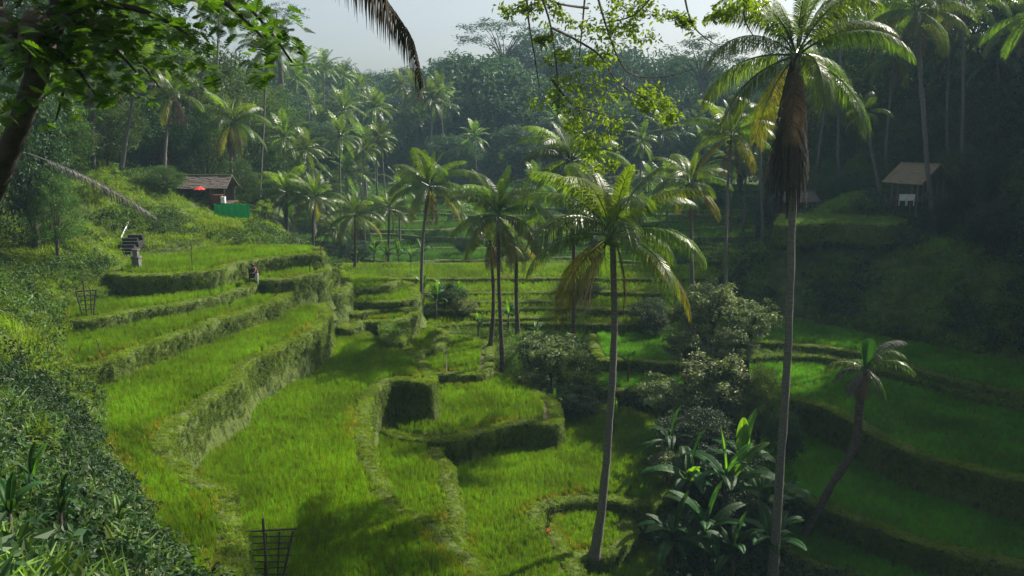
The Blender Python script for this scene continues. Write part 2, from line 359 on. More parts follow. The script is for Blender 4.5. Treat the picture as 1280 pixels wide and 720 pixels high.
CW += [tuple(on_z(a_, b_, -14.7)) for a_, b_ in ((205, 712), (180, 660), (150, 610), (125, 560), (100, 510), (75, 478))]
CW = np.array(CW)
def tps_fit(C, lam):
    n = len(C); d = np.linalg.norm(C[:, None, :2]-C[None, :, :2], axis=2)
    K = np.where(d > 0, d*d*np.log(d+1e-9), 0)*.001+lam*np.eye(n)
    P = np.c_[np.ones(n), C[:, :2]]; A = np.block([[K, P], [P.T, np.zeros((3, 3))]])
    return np.linalg.solve(A, np.r_[C[:, 2], 0, 0, 0])
TW = tps_fit(CW, .02)
def tps(x, y):
    x = np.asarray(x, float).ravel(); y = np.asarray(y, float).ravel(); out = np.empty(len(x))
    for i in range(0, len(x), 20000):
        s = slice(i, i+20000); d = np.hypot(x[s, None]-CW[None, :, 0], y[s, None]-CW[None, :, 1])
        out[s] = (d*d*np.log(d+1e-9)*.001)@TW[:-3]+TW[-3]+TW[-2]*x[s]+TW[-1]*y[s]
    return out
_pn = rng.normal(size=(12, 4))
def fbm(x, y, f):
    s = 0
    for k in range(12):
        a = _pn[k, 0]*9; fr = f*(1+.35*k)
        s = s+np.sin(fr*(x*math.cos(a)+y*math.sin(a))+_pn[k, 1]*7+1.5*np.sin(.6*fr*(x*math.sin(a)-y*math.cos(a))+_pn[k, 2]*5))/(1+.5*k)
    return s/3
XX, YY_ = np.meshgrid(gx[::5], gy[::5])
hc = (tps(XX, YY_)).reshape(XX.shape)
def bil(G, x, y, s):
    fx = np.clip((x-GX0)/s, 0, G.shape[1]-1.001); fy = np.clip((y-GY0)/s, 0, G.shape[0]-1.001)
    i, j = fx.astype(int), fy.astype(int); u, v = fx-i, fy-j
    return G[j, i]*(1-u)*(1-v)+G[j, i+1]*u*(1-v)+G[j+1, i]*(1-u)*v+G[j+1, i+1]*u*v
GXX, GYY = np.meshgrid(gx, gy)
HILL = bil(hc, GXX, GYY, GS*5)+fbm(GXX, GYY, .35)*.35+fbm(GXX+9, GYY, 1.1)*.12
# the hill stays under the terraces, except at the back of the ones it closes
ok_cover = np.array([q['name'] in ('A', 'B', 'C', 'D') or q['name'][0] in 'VXN' for q in SL])
cover = (TID >= 0) & (HILL > TOP+.6) & ok_cover[TID]
TID[cover] = -1
HILL = np.where(TID >= 0, np.minimum(HILL, TOP-.25), HILL)
near = dilate(TID >= 0, 4) & (TID < 0)      # an apron in front of each wall
SURF = np.maximum(HILL, np.where(TID >= 0, TOP, -99.))
def surf(x, y):
    x = np.asarray(x, float); y = np.asarray(y, float)
    i = np.round((x-GX0)/GS).astype(int); j = np.round((y-GY0)/GS).astype(int)
    ok = (i >= 0) & (i < NX) & (j >= 0) & (j < NY)
    r = SURF[np.clip(j, 0, NY-1), np.clip(i, 0, NX-1)]
    if not ok.all(): r = np.where(ok, r, tps(x, y).reshape(x.shape))
    return r
def tid(x, y):
    i = np.clip(np.round((x-GX0)/GS).astype(int), 0, NX-1); j = np.clip(np.round((y-GY0)/GS).astype(int), 0, NY-1)
    return TID[j, i]
def hit(px, py, t0=8, t1=400):
    """where the line of sight through a pixel meets the ground"""
    d = ray(px, py); d = d/d[1]; Y = np.arange(t0, t1, .15)
    s = surf(d[0]*Y, Y); k = np.argmax(d[2]*Y < s)
    return Vector((d[0]*Y[k], Y[k], s[k]))
def ground(x, y): return float(surf(np.array([x]), np.array([y]))[0])

# ground meshes: a fine sheet near, a coarse one to the horizon round it
def sheet(name, xs, ys, Z, mat, hole=None):
    X, Y = np.meshgrid(xs, ys); V = np.stack([X, Y, Z], -1).reshape(-1, 3)
    nx, ny = len(xs), len(ys); i, j = np.meshgrid(np.arange(nx-1), np.arange(ny-1))
    a = (j*nx+i); Q = np.stack([a, a+1, a+nx+1, a+nx], -1)
    if hole is not None: Q = Q[~hole[:-1, :-1]]
    return mesh_np(name, V, Q.reshape(-1, 4), mat, None, True)
# near sheet, 0.4 m
g = link(bpy.data.objects.new('ground', sheet('ground', gx[::2], gy[::2], HILL[::2, ::2], M['earth']))); tag(g, kind='structure')
fx = np.unique(np.r_[np.linspace(-420, -60, 34), GX0+.3, np.linspace(-55, 57, 25), gx[::2][-1]-.3, np.linspace(64, 420, 34)])
fy = np.unique(np.r_[np.linspace(-80, 0, 14), GY0+.3, np.linspace(8, 168, 32), gy[::2][-1]-.3, np.linspace(174, 640, 50)])
FX, FY = np.meshgrid(fx, fy); FZ = np.clip(tps(FX, FY).reshape(FX.shape), -40, 60)
FZ = np.where(FY > 400, np.minimum(FZ, 8+(FY-400)*.01), FZ)
hole = (FX > GX0) & (FX < gx[::2][-1]-1) & (FY > GY0) & (FY < gy[::2][-1]-1)
g2 = link(bpy.data.objects.new('terrain', sheet('terrain', fx, fy, FZ-.05, M['earth'], hole))); tag(g2, kind='structure')

# terraces: a flat bed, and along its edge a bund and a leaning earth wall
for s in SL:
    P, Nn, z, wd = s['P'], s['N'], s['z'], s['wd']; n = len(P); far = s['crop'] == 'far'
    tris = tessellate_polygon([[Vector((p[0], p[1], 0)) for p in P]])
    A = Acc(); A.add(np.c_[P-Nn*.12, np.full(n, z)], None, np.array(tris))
    bed = A.mesh('bed', M['farfield'] if far else M['soil'])
    prof = [(-.85, -.01), (-.72, .10), (-.5, .15), (-.15, .13), (0, .03), (.03, -.25), (.0, -.8), (.08, -1.4), (.2, -2.1), (.5, -wd)]
    if far: prof = [(-.5, .02), (-.3, .16), (0, .05), (.15, -.6), (.4, -2)]
    rows = []
    for r, (o, h) in enumerate(prof):
        d = np.array([noise.noise(Vector((p[0]*1.3, p[1]*1.3, h*1.1)))*.20+noise.noise(Vector((p[0]*4, p[1]*4, h*3)))*.07 for p in P]) if r > 2 else np.zeros(n)
        hz = np.array([noise.noise(Vector((p[0]*.9, p[1]*.9, 5+z)))*.09 for p in P]) if 0 < r < 5 else np.zeros(n)
        Q = P+Nn*(o+d*(1 if r > 4 else .4))[:, None]; rows.append(np.c_[Q, z+h+hz])
    V = np.concatenate(rows); i = np.arange(n); F = []
    for r in range(len(prof)-1):
        F.append(np.stack([r*n+i, (r+1)*n+i, (r+1)*n+(i+1) % n, r*n+(i+1) % n], -1))
    nb = len(bed.vertices)
    V2 = np.concatenate([A.verts(), V]); Fq = np.concatenate(F)+nb
    me = mesh_np('terrace', V2, [np.array(tris), Fq], [M['farfield'] if far else M['soil'], M['wall']], np.r_[np.zeros(len(tris)), np.ones(len(Fq))], True)
    bpy.data.meshes.remove(bed)
    o = link(bpy.data.objects.new('terrace', me)); tag(o, kind='structure')

# ------------------------------------------------------------------ scattered plants (rice, grass): points carrying small tufts
def tuft(n, h, w, spread, lean=.5, seg=3, droop=.5, hv=.35):
    A = Acc()
    for _ in range(n):
        a = random.random()*6.283; r = spread*math.sqrt(random.random()); b = np.array([r*math.cos(a), r*math.sin(a), 0])
        d = random.random()*6.283; ln = lean*random.random(); hh = h*(1-hv*random.random()); ww = w*(.7+.6*random.random())
        dx, dy = math.cos(d), math.sin(d); V = []
        for k in range(seg+1):
            t = k/seg; off = ln*hh*(t**1.6); zz = hh*(t-droop*ln*t*t); wk = ww*(1-.85*t**1.5)*.5
            c = b+np.array([dx*off, dy*off, zz]); sdir = np.array([-dy, dx, 0])*wk
            V += [c-sdir, c+sdir]
        A.add(V, [[2*k, 2*k+1, 2*k+3, 2*k+2] for k in range(seg)])
    return A
def proto_col(name, accs, mat):
    c = bpy.data.collections.new(name)
    for a in accs:
        me = a.mesh(name, mat); o = bpy.data.objects.new(name, me); c.objects.link(o)
    return c
_gn = {}
def scatter(name, P, R, S, col, label=None, cat=None, parent=None, kind='stuff'):
    me = bpy.data.meshes.new(name); n = len(P)
    me.vertices.add(n); me.vertices.foreach_set('co', np.asarray(P, np.float32).ravel())
    for nm, ty, arr, key in (('rot', 'FLOAT_VECTOR', R, 'vector'), ('scl', 'FLOAT', S, 'value')):
        at_ = me.attributes.new(nm, ty, 'POINT'); at_.data.foreach_set(key, np.asarray(arr, np.float32).ravel())
    at_ = me.attributes.new('pick', 'INT', 'POINT'); at_.data.foreach_set('value', rng.integers(0, 64, n).astype(np.int32))
    o = link(bpy.data.objects.new(name, me), parent)
    if col.name not in _gn:
        ng = bpy.data.node_groups.new('plants_'+col.name, 'GeometryNodeTree')
        ng.interface.new_socket('Geometry', in_out='INPUT', socket_type='NodeSocketGeometry')
        ng.interface.new_socket('Geometry', in_out='OUTPUT', socket_type='NodeSocketGeometry')
        N, L = ng.nodes, ng.links
        gi = N.new('NodeGroupInput'); go = N.new('NodeGroupOutput')
        ip = N.new('GeometryNodeInstanceOnPoints'); ci = N.new('GeometryNodeCollectionInfo')
        ci.inputs[0].default_value = col; ci.inputs['Separate Children'].default_value = True; ci.inputs['Reset Children'].default_value = True
        L.new(gi.outputs[0], ip.inputs['Points']); L.new(ci.outputs[0], ip.inputs['Instance']); ip.inputs['Pick Instance'].default_value = True
        def attr(nm, ty):
            a = N.new('GeometryNodeInputNamedAttribute'); a.data_type = ty; a.inputs[0].default_value = nm
            return [q for q in a.outputs if q.enabled][0]
        L.new(attr('pick', 'INT'), ip.inputs['Instance Index']); L.new(attr('rot', 'FLOAT_VECTOR'), ip.inputs['Rotation'])
        L.new(attr('scl', 'FLOAT'), ip.inputs['Scale']); L.new(ip.outputs[0], go.inputs[0])
        _gn[col.name] = ng
    md = o.modifiers.new('plants', 'NODES'); md.node_group = _gn[col.name]
    return tag(o, label, cat, None, kind)

RP = proto_col('rice_tuft', [tuft(24, .50, .024, .14, .32, hv=.25) for _ in range(6)], M['rice'])
RPY = proto_col('yellow_rice_tuft', [tuft(16, .5, .03, .14, .6) for _ in range(4)], M['rice_yellow'])
RPD = proto_col('shade_rice_tuft', [tuft(24, .46, .026, .15, .32, hv=.25) for _ in range(6)], M['rice_shade'])
RPF = proto_col('far_rice_tuft', [tuft(40, .6, .05, .5, .4, 2) for _ in range(4)], M['rice_far'])
GP = proto_col('grass_tuft', [tuft(24, .15, .022, .16, 1.0) for _ in range(5)], M['grass'])
WP = proto_col('wall_tuft', [tuft(18, .20, .024, .14, 1.4, 3, .9) for _ in range(6)], M['wallgrass'])
HP = proto_col('hill_tuft', [tuft(34, .55, .045, .38, 1.0) for _ in range(6)], M['darkgrass'])
HPL = proto_col('bank_tuft', [tuft(34, .50, .04, .36, 1.0) for _ in range(6)], M['grass'])

def grid_pts(mask, sp):
    """jittered points, sp apart, over the mask"""
    j, i = np.nonzero(mask)
    if len(i) == 0: return np.zeros((0, 2))
    x0, x1, y0, y1 = gx[i.min()], gx[i.max()], gy[j.min()], gy[j.max()]
    X, Y = np.meshgrid(np.arange(x0, x1, sp), np.arange(y0, y1, sp))
    X = X.ravel()+rng.uniform(-.45, .45, X.size)*sp; Y = Y.ravel()+rng.uniform(-.45, .45, Y.size)*sp
    ii = np.clip(np.round((X-GX0)/GS).astype(int), 0, NX-1); jj = np.clip(np.round((Y-GY0)/GS).astype(int), 0, NY-1)
    k = mask[jj, ii]; return np.c_[X[k], Y[k]]
def in_view(P, m=1.12):
    x, y = P[:, 0], P[:, 1]; return (np.abs(x) < (y*.637*m+3)) & (y > 3)
def up_rot(n, tilt=.15):
    return np.c_[rng.normal(0, tilt, n), rng.normal(0, tilt, n), rng.uniform(0, 6.283, n)]
from collections import defaultdict
ntot = 0
for k, s in enumerate(SL):
    own = TID == k
    if s['crop'] == 'none':
        P = grid_pts(own, .35); P = P[in_view(P)]
        if len(P) > 5: scatter('terrace_grass', np.c_[P, np.full(len(P), s['z'])], up_rot(len(P), .4), rng.uniform(.4, 1, len(P)), HP)
        continue
    if s['crop'] == 'far':
        m = erode(s['mask'], 3) & own; sp = .75; col = RPF; nm = 'far'
    else:
        m = erode(s['mask'], 5) & erode(own, 1)
        d = s['P'][:, 1].mean(); sp = .19 if d < 50 else .24 if d < 75 else .36
        col = RPD if s['crop'] == 'deep' else RP
    P = grid_pts(m, sp); P = P[in_view(P)]
    if len(P) < 5: continue
    lump = fbm(P[:, 0], P[:, 1], .9)
    S = (1+.22*lump)*rng.uniform(.8, 1.15, len(P))*(.95 if sp < .4 else 1.15)
    edge = ~erode(m, 2)
    ie = edge[np.round((P[:, 1]-GY0)/GS).astype(int), np.round((P[:, 0]-GX0)/GS).astype(int)]
    scatter('rice', np.c_[P, np.full(len(P), s['z'])], up_rot(len(P)), S, col)
    if s['crop'] == 'rice':
        # yellowing, half fallen plants here and there along the field's edge
        q = ie & (fbm(P[:, 0]+50, P[:, 1], .5) > .25)
        if q.sum() > 8: scatter('yellowing_rice', np.c_[P[q]+rng.normal(0, .1, (q.sum(), 2)), np.full(q.sum(), s['z']+.02)], up_rot(q.sum(), .35), S[q]*.9, RPY)
    ntot += len(P)
# grass on bunds and walls
BP, BS, WPp, WR, WS = [], [], [], [], []
for k, s in enumerate(SL):
    P, Nn, z = s['P'], s['N'], s['z']; far = s['crop'] == 'far'
    if far: continue
    L = np.linalg.norm(np.roll(P, -1, 0)-P, axis=1).sum(); d = P[:, 1].mean()
    nb = int(L*(44 if d < 55 else 24)); u = rng.uniform(0, len(P), nb); i = u.astype(int); f = (u-i)[:, None]
    Q = P[i]*(1-f)+P[(i+1) % len(P)]*f; N2 = Nn[i]; o = rng.uniform(-.82, .08, nb)
    B = Q+N2*o[:, None]; t = tid(B[:, 0], B[:, 1]); hs_ = surf(B[:, 0], B[:, 1])
    ok = in_view(B) & ((t == k) | (TOP[0, 0]*0+hs_ < z+.05)) & (hs_ < z+.1)
    BP.append(np.c_[B, z+.13-np.abs(o+.45)*.1][ok]); BS.append(rng.uniform(.6, 1.15, ok.sum()))
    hw = 2.3; nw = int(L*hw*(36 if d < 55 else 18)); u = rng.uniform(0, len(P), nw); i = u.astype(int); f = (u-i)[:, None]
    Q = P[i]*(1-f)+P[(i+1) % len(P)]*f; N2 = Nn[i]; h = rng.uniform(0, hw, nw)
    B = Q+N2*(.03+h*.03)[:, None]; out = Q+N2*.75
    ok = in_view(B) & (surf(out[:, 0], out[:, 1]) < z-h+.1) & (N2[:, 1] < .55)
    # bare earth shows in patches lower down
    ok &= (fbm(B[:, 0]*1.2, B[:, 1]*1.2+h*2, 1.3) > -.7+h*.22)
    yaw = np.arctan2(N2[:, 1], N2[:, 0])
    WPp.append(np.c_[B, z-h][ok]); nk = ok.sum()
    WR.append(np.c_[np.zeros(nk), rng.uniform(.7, 1.5, nk), (yaw[ok]+rng.normal(0, .5, nk))]); WS.append(rng.uniform(.55, 1.3, nk))
BP, BS = np.concatenate(BP), np.concatenate(BS)
scatter('grass', BP, up_rot(len(BP), .3), BS, GP, 'short bright grass along the tops of the terrace banks', 'grass')
WPp, WR, WS = np.concatenate(WPp), np.concatenate(WR), np.concatenate(WS)
scatter('hanging_grass', WPp, WR, WS, WP, 'straw-coloured moss and grass hanging down the terrace walls', 'grass')
# hill slopes
free = TID < 0
P = grid_pts(free & (GYY < 110), .5); P = P[in_view(P)]
h = bil(HILL[::5, ::5], P[:, 0], P[:, 1], 1.0)
zz = HILL[np.round((P[:, 1]-GY0)/GS).astype(int).clip(0, NY-1), np.round((P[:, 0]-GX0)/GS).astype(int).clip(0, NX-1)]
lf = P[:, 0] < -4-P[:, 1]*.02
keep = fbm(P[:, 0], P[:, 1], .8) > -.9
lf2 = lf & (P[:, 1] > 32)
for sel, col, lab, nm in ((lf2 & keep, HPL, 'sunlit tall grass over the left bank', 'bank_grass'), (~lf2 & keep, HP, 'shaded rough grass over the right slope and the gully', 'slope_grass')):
    q = P[sel]; sc_ = (1+.5*fbm(q[:, 0]+3, q[:, 1], .6))*rng.uniform(.7, 1.3, len(q))
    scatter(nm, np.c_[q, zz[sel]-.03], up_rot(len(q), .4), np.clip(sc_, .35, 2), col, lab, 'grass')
# grass over the steps where a bank was cut for a terrace bed
lo = SURF.copy()
for ax in (0, 1):
    for sh in (1, -1): lo = np.minimum(lo, np.roll(SURF, sh, ax))
j, i = np.nonzero((SURF-lo > .35) & (TID < 0) & (GYY < 110) & (GYY > 10)); rep = 5
jj, ii = np.repeat(j, rep), np.repeat(i, rep); u_ = rng.random(len(jj))
Pf = np.c_[gx[ii]+rng.normal(0, .12, len(ii)), gy[jj]+rng.normal(0, .12, len(ii)), lo[jj, ii]*(1-u_)+SURF[jj, ii]*u_]
k_ = in_view(Pf); Pf = Pf[k_]
scatter('edge_grass', Pf, up_rot(len(Pf), .7), rng.uniform(.4, .9, len(Pf)), HP, 'grass over the cut edges of the slopes behind the terraces', 'grass')
print('tufts', ntot, len(BP), len(WPp), len(P))

# ------------------------------------------------------------------ plant builders
def frond(L, e0, droop, n=52, w=.05, ll=.95, side=.85, fwd=.5, g=.6, seed=0, rw=.035, keep=1.0, twist=0.):
    """a feather palm leaf: arched midrib and two rows of leaflets. Returns leaflets, midrib"""
    r = np.random.default_rng(seed)
    S = np.linspace(0, 1, 15); th = e0-droop*S**1.3
    ds = L/14; X = np.r_[0, np.cumsum(np.cos(th[:-1])*ds)]; Z = np.r_[0, np.cumsum(np.sin(th[:-1])*ds)]
    Yb = twist*L*S**2
    R = Acc(); R.tube(np.c_[X, Yb, Z], np.linspace(rw, rw*.2, 15), 4, False)
    s = np.repeat(np.linspace(.14, .995, n), 2)+r.uniform(-.006, .006, 2*n); sg = np.tile([1., -1.], n)
    if keep < 1: k = r.random(2*n) < keep; s, sg = s[k], sg[k]
    px_, pz_, py_ = np.interp(s, S, X), np.interp(s, S, Z), np.interp(s, S, Yb); t = np.interp(s, S, th)
    T = np.stack([np.cos(t), np.zeros_like(t), np.sin(t)], 1); m = len(s)
    le = ll*np.clip(np.sin(np.pi*(.1+.86*((s-.14)/.86)))**.55, .2, 1)*r.uniform(.85, 1.1, m)
    D = np.stack([np.zeros(m), sg*side, np.zeros(m)], 1)+T*(fwd+.5*s[:, None]**3)+r.normal(0, .06, (m, 3))
    up = np.stack([-np.sin(t), np.zeros(m), np.cos(t)], 1); D += up*.18
    D /= np.linalg.norm(D, axis=1)[:, None]
    B = np.stack([px_, py_, pz_], 1); G = np.array([0, 0, -1.])
    gg = g*r.uniform(.7, 1.3, m)[:, None]
    P1 = B+D*(le*.35)[:, None]+G*gg*(le*.10)[:, None]
    D2 = D+G*gg*1.0; D2 /= np.linalg.norm(D2, axis=1)[:, None]
    P2 = P1+D2*(le*.35)[:, None]
    D3 = D+G*gg*2.4; D3 /= np.linalg.norm(D3, axis=1)[:, None]
    P3 = P2+D3*(le*.32)[:, None]
    W = T*w*.5
    V = np.stack([B-W*.5, B+W*.5, P1-W, P1+W, P2-W*.85, P2+W*.85, P3-W*.12, P3+W*.12], 1).reshape(-1, 3)
    b = np.arange(m)[:, None]*8
    Q = np.concatenate([b+np.array([[0, 1, 3, 2]]), b+np.array([[2, 3, 5, 4]]), b+np.array([[4, 5, 7, 6]])])
    A = Acc(); A.add(V, Q)
    return A, R
FCACHE = {}
def frond_mesh(cls, seed, mat, hero=True):
    """shared leaf meshes of unit palm size (4.6 m leaf), by how old the leaf is: 0 upright, 5 hanging"""
    key = (cls, seed, mat)
    if key in FCACHE: return FCACHE[key]
    e0, dr, g = [(1.35, .6, .3), (1.1, 1.1, .6), (.85, 1.45, .9), (.55, 1.6, 1.2), (.15, 1.45, 1.5), (-.35, 1.1, 1.7), (-1.1, .45, .9)][cls]
    rr = random.Random(seed*7+cls)
    A, R = frond(4.6*(.8 if cls == 0 else .9 if cls == 6 else 1), e0+rr.uniform(-.1, .1), dr+rr.uniform(-.15, .15), 104, .045, 1.2 if cls else .6, .85, .45 if cls else 1.0, g, seed*13+cls, .045,
                 1 if mat != 'palm_dead' else .8, rr.uniform(-.12, .12))
    A.addacc(R); me = A.mesh('frond', M[mat]); FCACHE[key] = me
    return me
def trunk_acc(base, top, rb, rt, bend=(0, 0), n=34, flare=1.5):
    b, t = np.array(tuple(base)), np.array(tuple(top)); H = np.linalg.norm(t-b)
    mid = (b+t)/2+np.array([bend[0], bend[1], 0.]); P = bez(b-np.array([0, 0, .3]), mid, t, n)
    P[:, :2] += np.stack([fbm(P[:, 2]*.6+b[0], P[:, 2]*0+b[1], .7), fbm(P[:, 2]*.6+b[1]+9, P[:, 2]*0, .7)], 1)*.06
    u = np.linspace(0, 1, n); R = rb+(rt-rb)*u**.6+rb*(flare-1)*np.exp(-u*14)
    R = R*(1+.05*np.sin(np.arange(n)*2.4))
    A = Acc(); A.tube(P, R, 10, True, .03); return A
def coconut_palm(base, top, label, group=None, L=4.6, nf=24, rb=.26, rt=.13, bend=(0, 0), seed=1, mats=('palm', 'palm_young', 'palm_sunlit', 'palm_dead'), old=.22, dead=2, lean=0, nuts=6, skirt=0, bark='bark', fsel=None, name='coconut_palm'):
    rr = random.Random(seed); base, top = Vector(base), Vector(top)
    t = empty(name, base, label, 'palm', group)
    if bend == (0, 0): q = (top-base).length*.07; bend = (rr.uniform(-q, q), rr.uniform(-q, q))
    trunk_acc(Vector(), top-base, rb, rt, bend).obj('trunk', M[bark], t, True)
    c = empty_child = top-base; sc = L/4.6
    for i in range(nf):
        u = i/(nf-1); cls = min(5, int(u*5.6)); yaw = i*2.399963+rr.uniform(-.25, .25)
        mat = mats[1] if cls <= 1 and rr.random() < .6 else mats[0]
        if cls == 5 and rr.random() < old*2: mat = mats[2]
        if fsel and not fsel(cls, yaw): continue
        f = link(bpy.data.objects.new('frond', frond_mesh(cls, rr.randrange(3), mat)), t)
        f.location = c+Vector((.12*math.cos(yaw), .12*math.sin(yaw), .25-.45*u)); f.rotation_euler = (rr.uniform(-.12, .12), rr.uniform(-.1, .1), yaw)
        k = sc*rr.uniform(.88, 1.1)*(.8+.2*min(1, u*3)); f.scale = (k, k, k)
        if mat == mats[2]: f['label'] = 'drooping frond with sunlight in its yellow colour'
    for i in range(dead):
        yaw = rr.uniform(0, 6.28); f = link(bpy.data.objects.new('dead_or_backlit_frond', frond_mesh(6, rr.randrange(3), mats[3])), t)
        f.location = c+Vector((.15*math.cos(yaw), .15*math.sin(yaw), -.3)); f.rotation_euler = (0, rr.uniform(-.1, .2), yaw); f.scale = (sc*.8,)*3
        f['label'] = 'brown dead frond hanging against the trunk'
    if nuts:
        A = Acc()
        for i in range(nuts):
            a = rr.uniform(0, 6.28); cx, cy, cz = .28*math.cos(a), .28*math.sin(a), -.25-rr.uniform(0, .3)
            A.tube([(cx, cy, cz+.13), (cx, cy, cz+.09), (cx, cy, cz), (cx, cy, cz-.09), (cx, cy, cz-.13)], [.03, .085, .11, .085, .03], 8)
            A.V[-1] = A.V[-1]+np.array(tuple(c))
        A.obj('coconuts', M['palm_young'], t, True)
    if skirt:
        A = Acc()
        for i in range(620):
            a = rr.uniform(0, 6.28); z0 = -rr.uniform(0, skirt*.6); ln = rr.uniform(.25, .55)*skirt; r0 = .14+.06*rr.random(); r1 = (.3+.75*rr.random())*(.35+.65*min(1, -z0/skirt*1.6+.25))
            w = .03+.05*rr.random(); V = []
            for k in range(4):
                q = k/3; r_ = r0+(r1-r0)*math.sin(q*1.57); x, y = r_*math.cos(a+.15*q), r_*math.sin(a+.15*q)
                s_ = np.array([-math.sin(a), math.cos(a), 0])*w*(1-.6*q)
                p = np.array([x, y, z0-ln*q])+np.array(tuple(c)); V += [p-s_, p+s_]
            A.add(V, [[0, 1, 3, 2], [2, 3, 5, 4], [4, 5, 7, 6]])
        A.obj('dead_frond_skirt', M['fibre'], t)
    return t

def leaf_cloud(C, rad, per, ls, seed, flat=.6, asp=.42, upb=.7):
    """leaves round clump centres"""
    r = np.random.default_rng(seed); C = np.repeat(C, per, 0); m = len(C)
    rad = np.repeat(np.broadcast_to(rad, (m//per,)), per)
    o = r.normal(0, .5, (m, 3)); o[:, 2] *= flat; P = C+o*rad[:, None]
    Nn = r.normal(0, .6, (m, 3))+np.array([0, 0, upb])+o*.4; Nn /= np.linalg.norm(Nn, axis=1)[:, None]
    a = r.normal(size=(m, 3)); a[:, 2] -= .5; a -= (a*Nn).sum(1)[:, None]*Nn; a /= np.linalg.norm(a, axis=1)[:, None]+1e-9
    b = np.cross(Nn, a); s = ls*r.uniform(.65, 1.3, m)[:, None]
    V = np.stack([P, P+a*s*.5+b*s*asp*.5+Nn*s*.06, P+a*s-Nn*s*.12, P+a*s*.5-b*s*asp*.5+Nn*s*.06], 1).reshape(-1, 3)
    A = Acc(); A.add(V, np.arange(m)[:, None]*4+np.array([[0, 1, 2, 3]])); return A
def crown_centres(n, seed, shell=.55, bottom=-.5, amp=.34):
    r = np.random.default_rng(seed); out = []
    lob = r.normal(size=(7, 3)); lob /= np.linalg.norm(lob, axis=1)[:, None]
    while len(out) < n:
        d = r.normal(size=3); d /= np.linalg.norm(d)
        if d[2] < bottom: continue
        bump = 1.06-amp+amp*max(0, (lob@d).max())**4+r.normal(0, .05)
        out.append(d*bump*(shell+(1-shell)*r.random()**.5))
    return np.array(out)
def tree_meshes(seed, mat, n=110, per=60, ls=.055, rad=.17, bottom=-.5, amp=.34):
    """a crown of radius about 1 and its limbs, centred on the origin; scaled per tree"""
    C = crown_centres(n, seed, .5, bottom, amp); A = leaf_cloud(C, rad, per, ls, seed+1)
    T = Acc(); r = random.Random(seed)
    for c in C[::4]:
        p = np.array([0, 0, -1.0+.3*r.random()]); T.tube(bez(p, p*.4+c*.3+np.array([0, 0, .15]), c*.92, 6), np.linspace(.02, .005, 6), 5, False)
    return A.mesh('crown', M[mat]), T.mesh('limbs', M['bark_dark'])
TM = {k: [tree_meshes(s_*5+h, k, *a) for s_ in range(4)] for h, (k, a) in enumerate({'tree': (200, 60, .06, .17, -.95), 'tree_dark': (190, 60, .068, .18, -.95), 'tree_far': (200, 50, .075, .15, -.95, .5)}.items())}
TM['airy'] = [tree_meshes(91+i, 'tree_far', 70, 40, .06, .13, -.1) for i in range(2)]
TM['pale'] = [tree_meshes(60+i, 'pale', 90, 34, .12, .13, -.8, .62) for i in range(2)]
TM['bright'] = [tree_meshes(70+i, 'bright', 60, 40, .08, .17, -.6) for i in range(2)]
TCOUNT = 0
def broadleaf(x, y, ztop, r, kind, label, group, name='broadleaf_tree', cat='tree', ratio=.8, seedv=None, zb=None, shrub=False):
    global TCOUNT
    TCOUNT += 1; rr = random.Random(TCOUNT if seedv is None else seedv)
    z0 = ground(x, y) if zb is None else zb; h = max(ztop-z0, 1.)
    rz_ = min(r*ratio, h*.52) if shrub or kind in ('airy', 'pale', 'bright') else h*.46; zc = ztop-rz_
    t = empty(name, (x, y, z0), label, cat, group)
    cm, lm = rr.choice(TM[kind]); yaw = rr.uniform(0, 6.28)
    A = Acc(); th = max(zc-z0-rz_*.75, .1); rt = max(.05, h*.018)
    A.tube(bez((0, 0, -.3), (rr.uniform(-.6, .6)*.04*h, rr.uniform(-.4, .4)*.04*h, th*.5), (0, 0, th+rz_*.3), 9), np.linspace(rt*1.4, rt*.6, 9), 8, False, .05)
    A.obj('trunk', M['bark_dark'], t, True)
    for nm, me in (('crown', cm), ('limbs', lm)):
        if nm == 'limbs' and shrub: pass
        o = link(bpy.data.objects.new(nm, me), t); o.location = (0, 0, zc-z0); o.scale = (r, r*rr.uniform(.85, 1.1), rz_); o.rotation_euler.z = yaw
    return t
def tree_px(px, ytop, Y, wpx, kind, label, group, **kw):
    p = at(px, ytop, Y); return broadleaf(p.x, p.y, p.z, wpx/2/1005*Y*1.05, kind, label, group, **kw)

# small shared crowns for the palms far off
def far_crown(seed, mat='palm'):
    A = Acc(); rr = random.Random(seed)
    for i in range(22):
        u = i/21; e0, dr, g = [(1.3, .6, .3), (1.0, 1.0, .4), (.7, 1.2, .6), (.35, 1.3, .8), (0, 1.1, 1.), (-.6, .8, 1.)][min(5, int(u*6))]
        a, R = frond(4.4*rr.uniform(.85, 1.1), e0+rr.uniform(-.15, .15), dr, 22, .13, 1.0, .9, .5, g, seed*40+i, .06)
        a.addacc(R); A.addacc(a, Matrix.Translation((0, 0, .2-.4*u)) @ Matrix.Rotation(i*2.4+rr.uniform(-.3, .3), 4, 'Z'))
    return A.mesh('crown', M[mat])
FC = [far_crown(s_) for s_ in range(4)]+[far_crown(9, 'palm_young')]
FT = {}
def far_palm(x, y, ztop, label, group, seed, size=1., mesh=None):
    rr = random.Random(seed); z0 = ground(x, y); h = max(ztop-z0, 2.)
    t = empty('coconut_palm', (x, y, z0), label, 'palm', group)
    bx, by = rr.uniform(-1, 1)*h*.05, rr.uniform(-1, 1)*h*.05
    trunk_acc((bx, by, 0), (0, 0, h), .2, .11, (bx*.2, 0), 10, 1.4).obj('trunk', M['bark'], t, True)
    o = link(bpy.data.objects.new('crown', FC[seed % 4] if mesh is None else FC[mesh]), t); o.location = (0, 0, h); o.rotation_euler.z = rr.uniform(0, 6.28)
    k = size*rr.uniform(.85, 1.1); o.scale = (k, k, k)
    return t
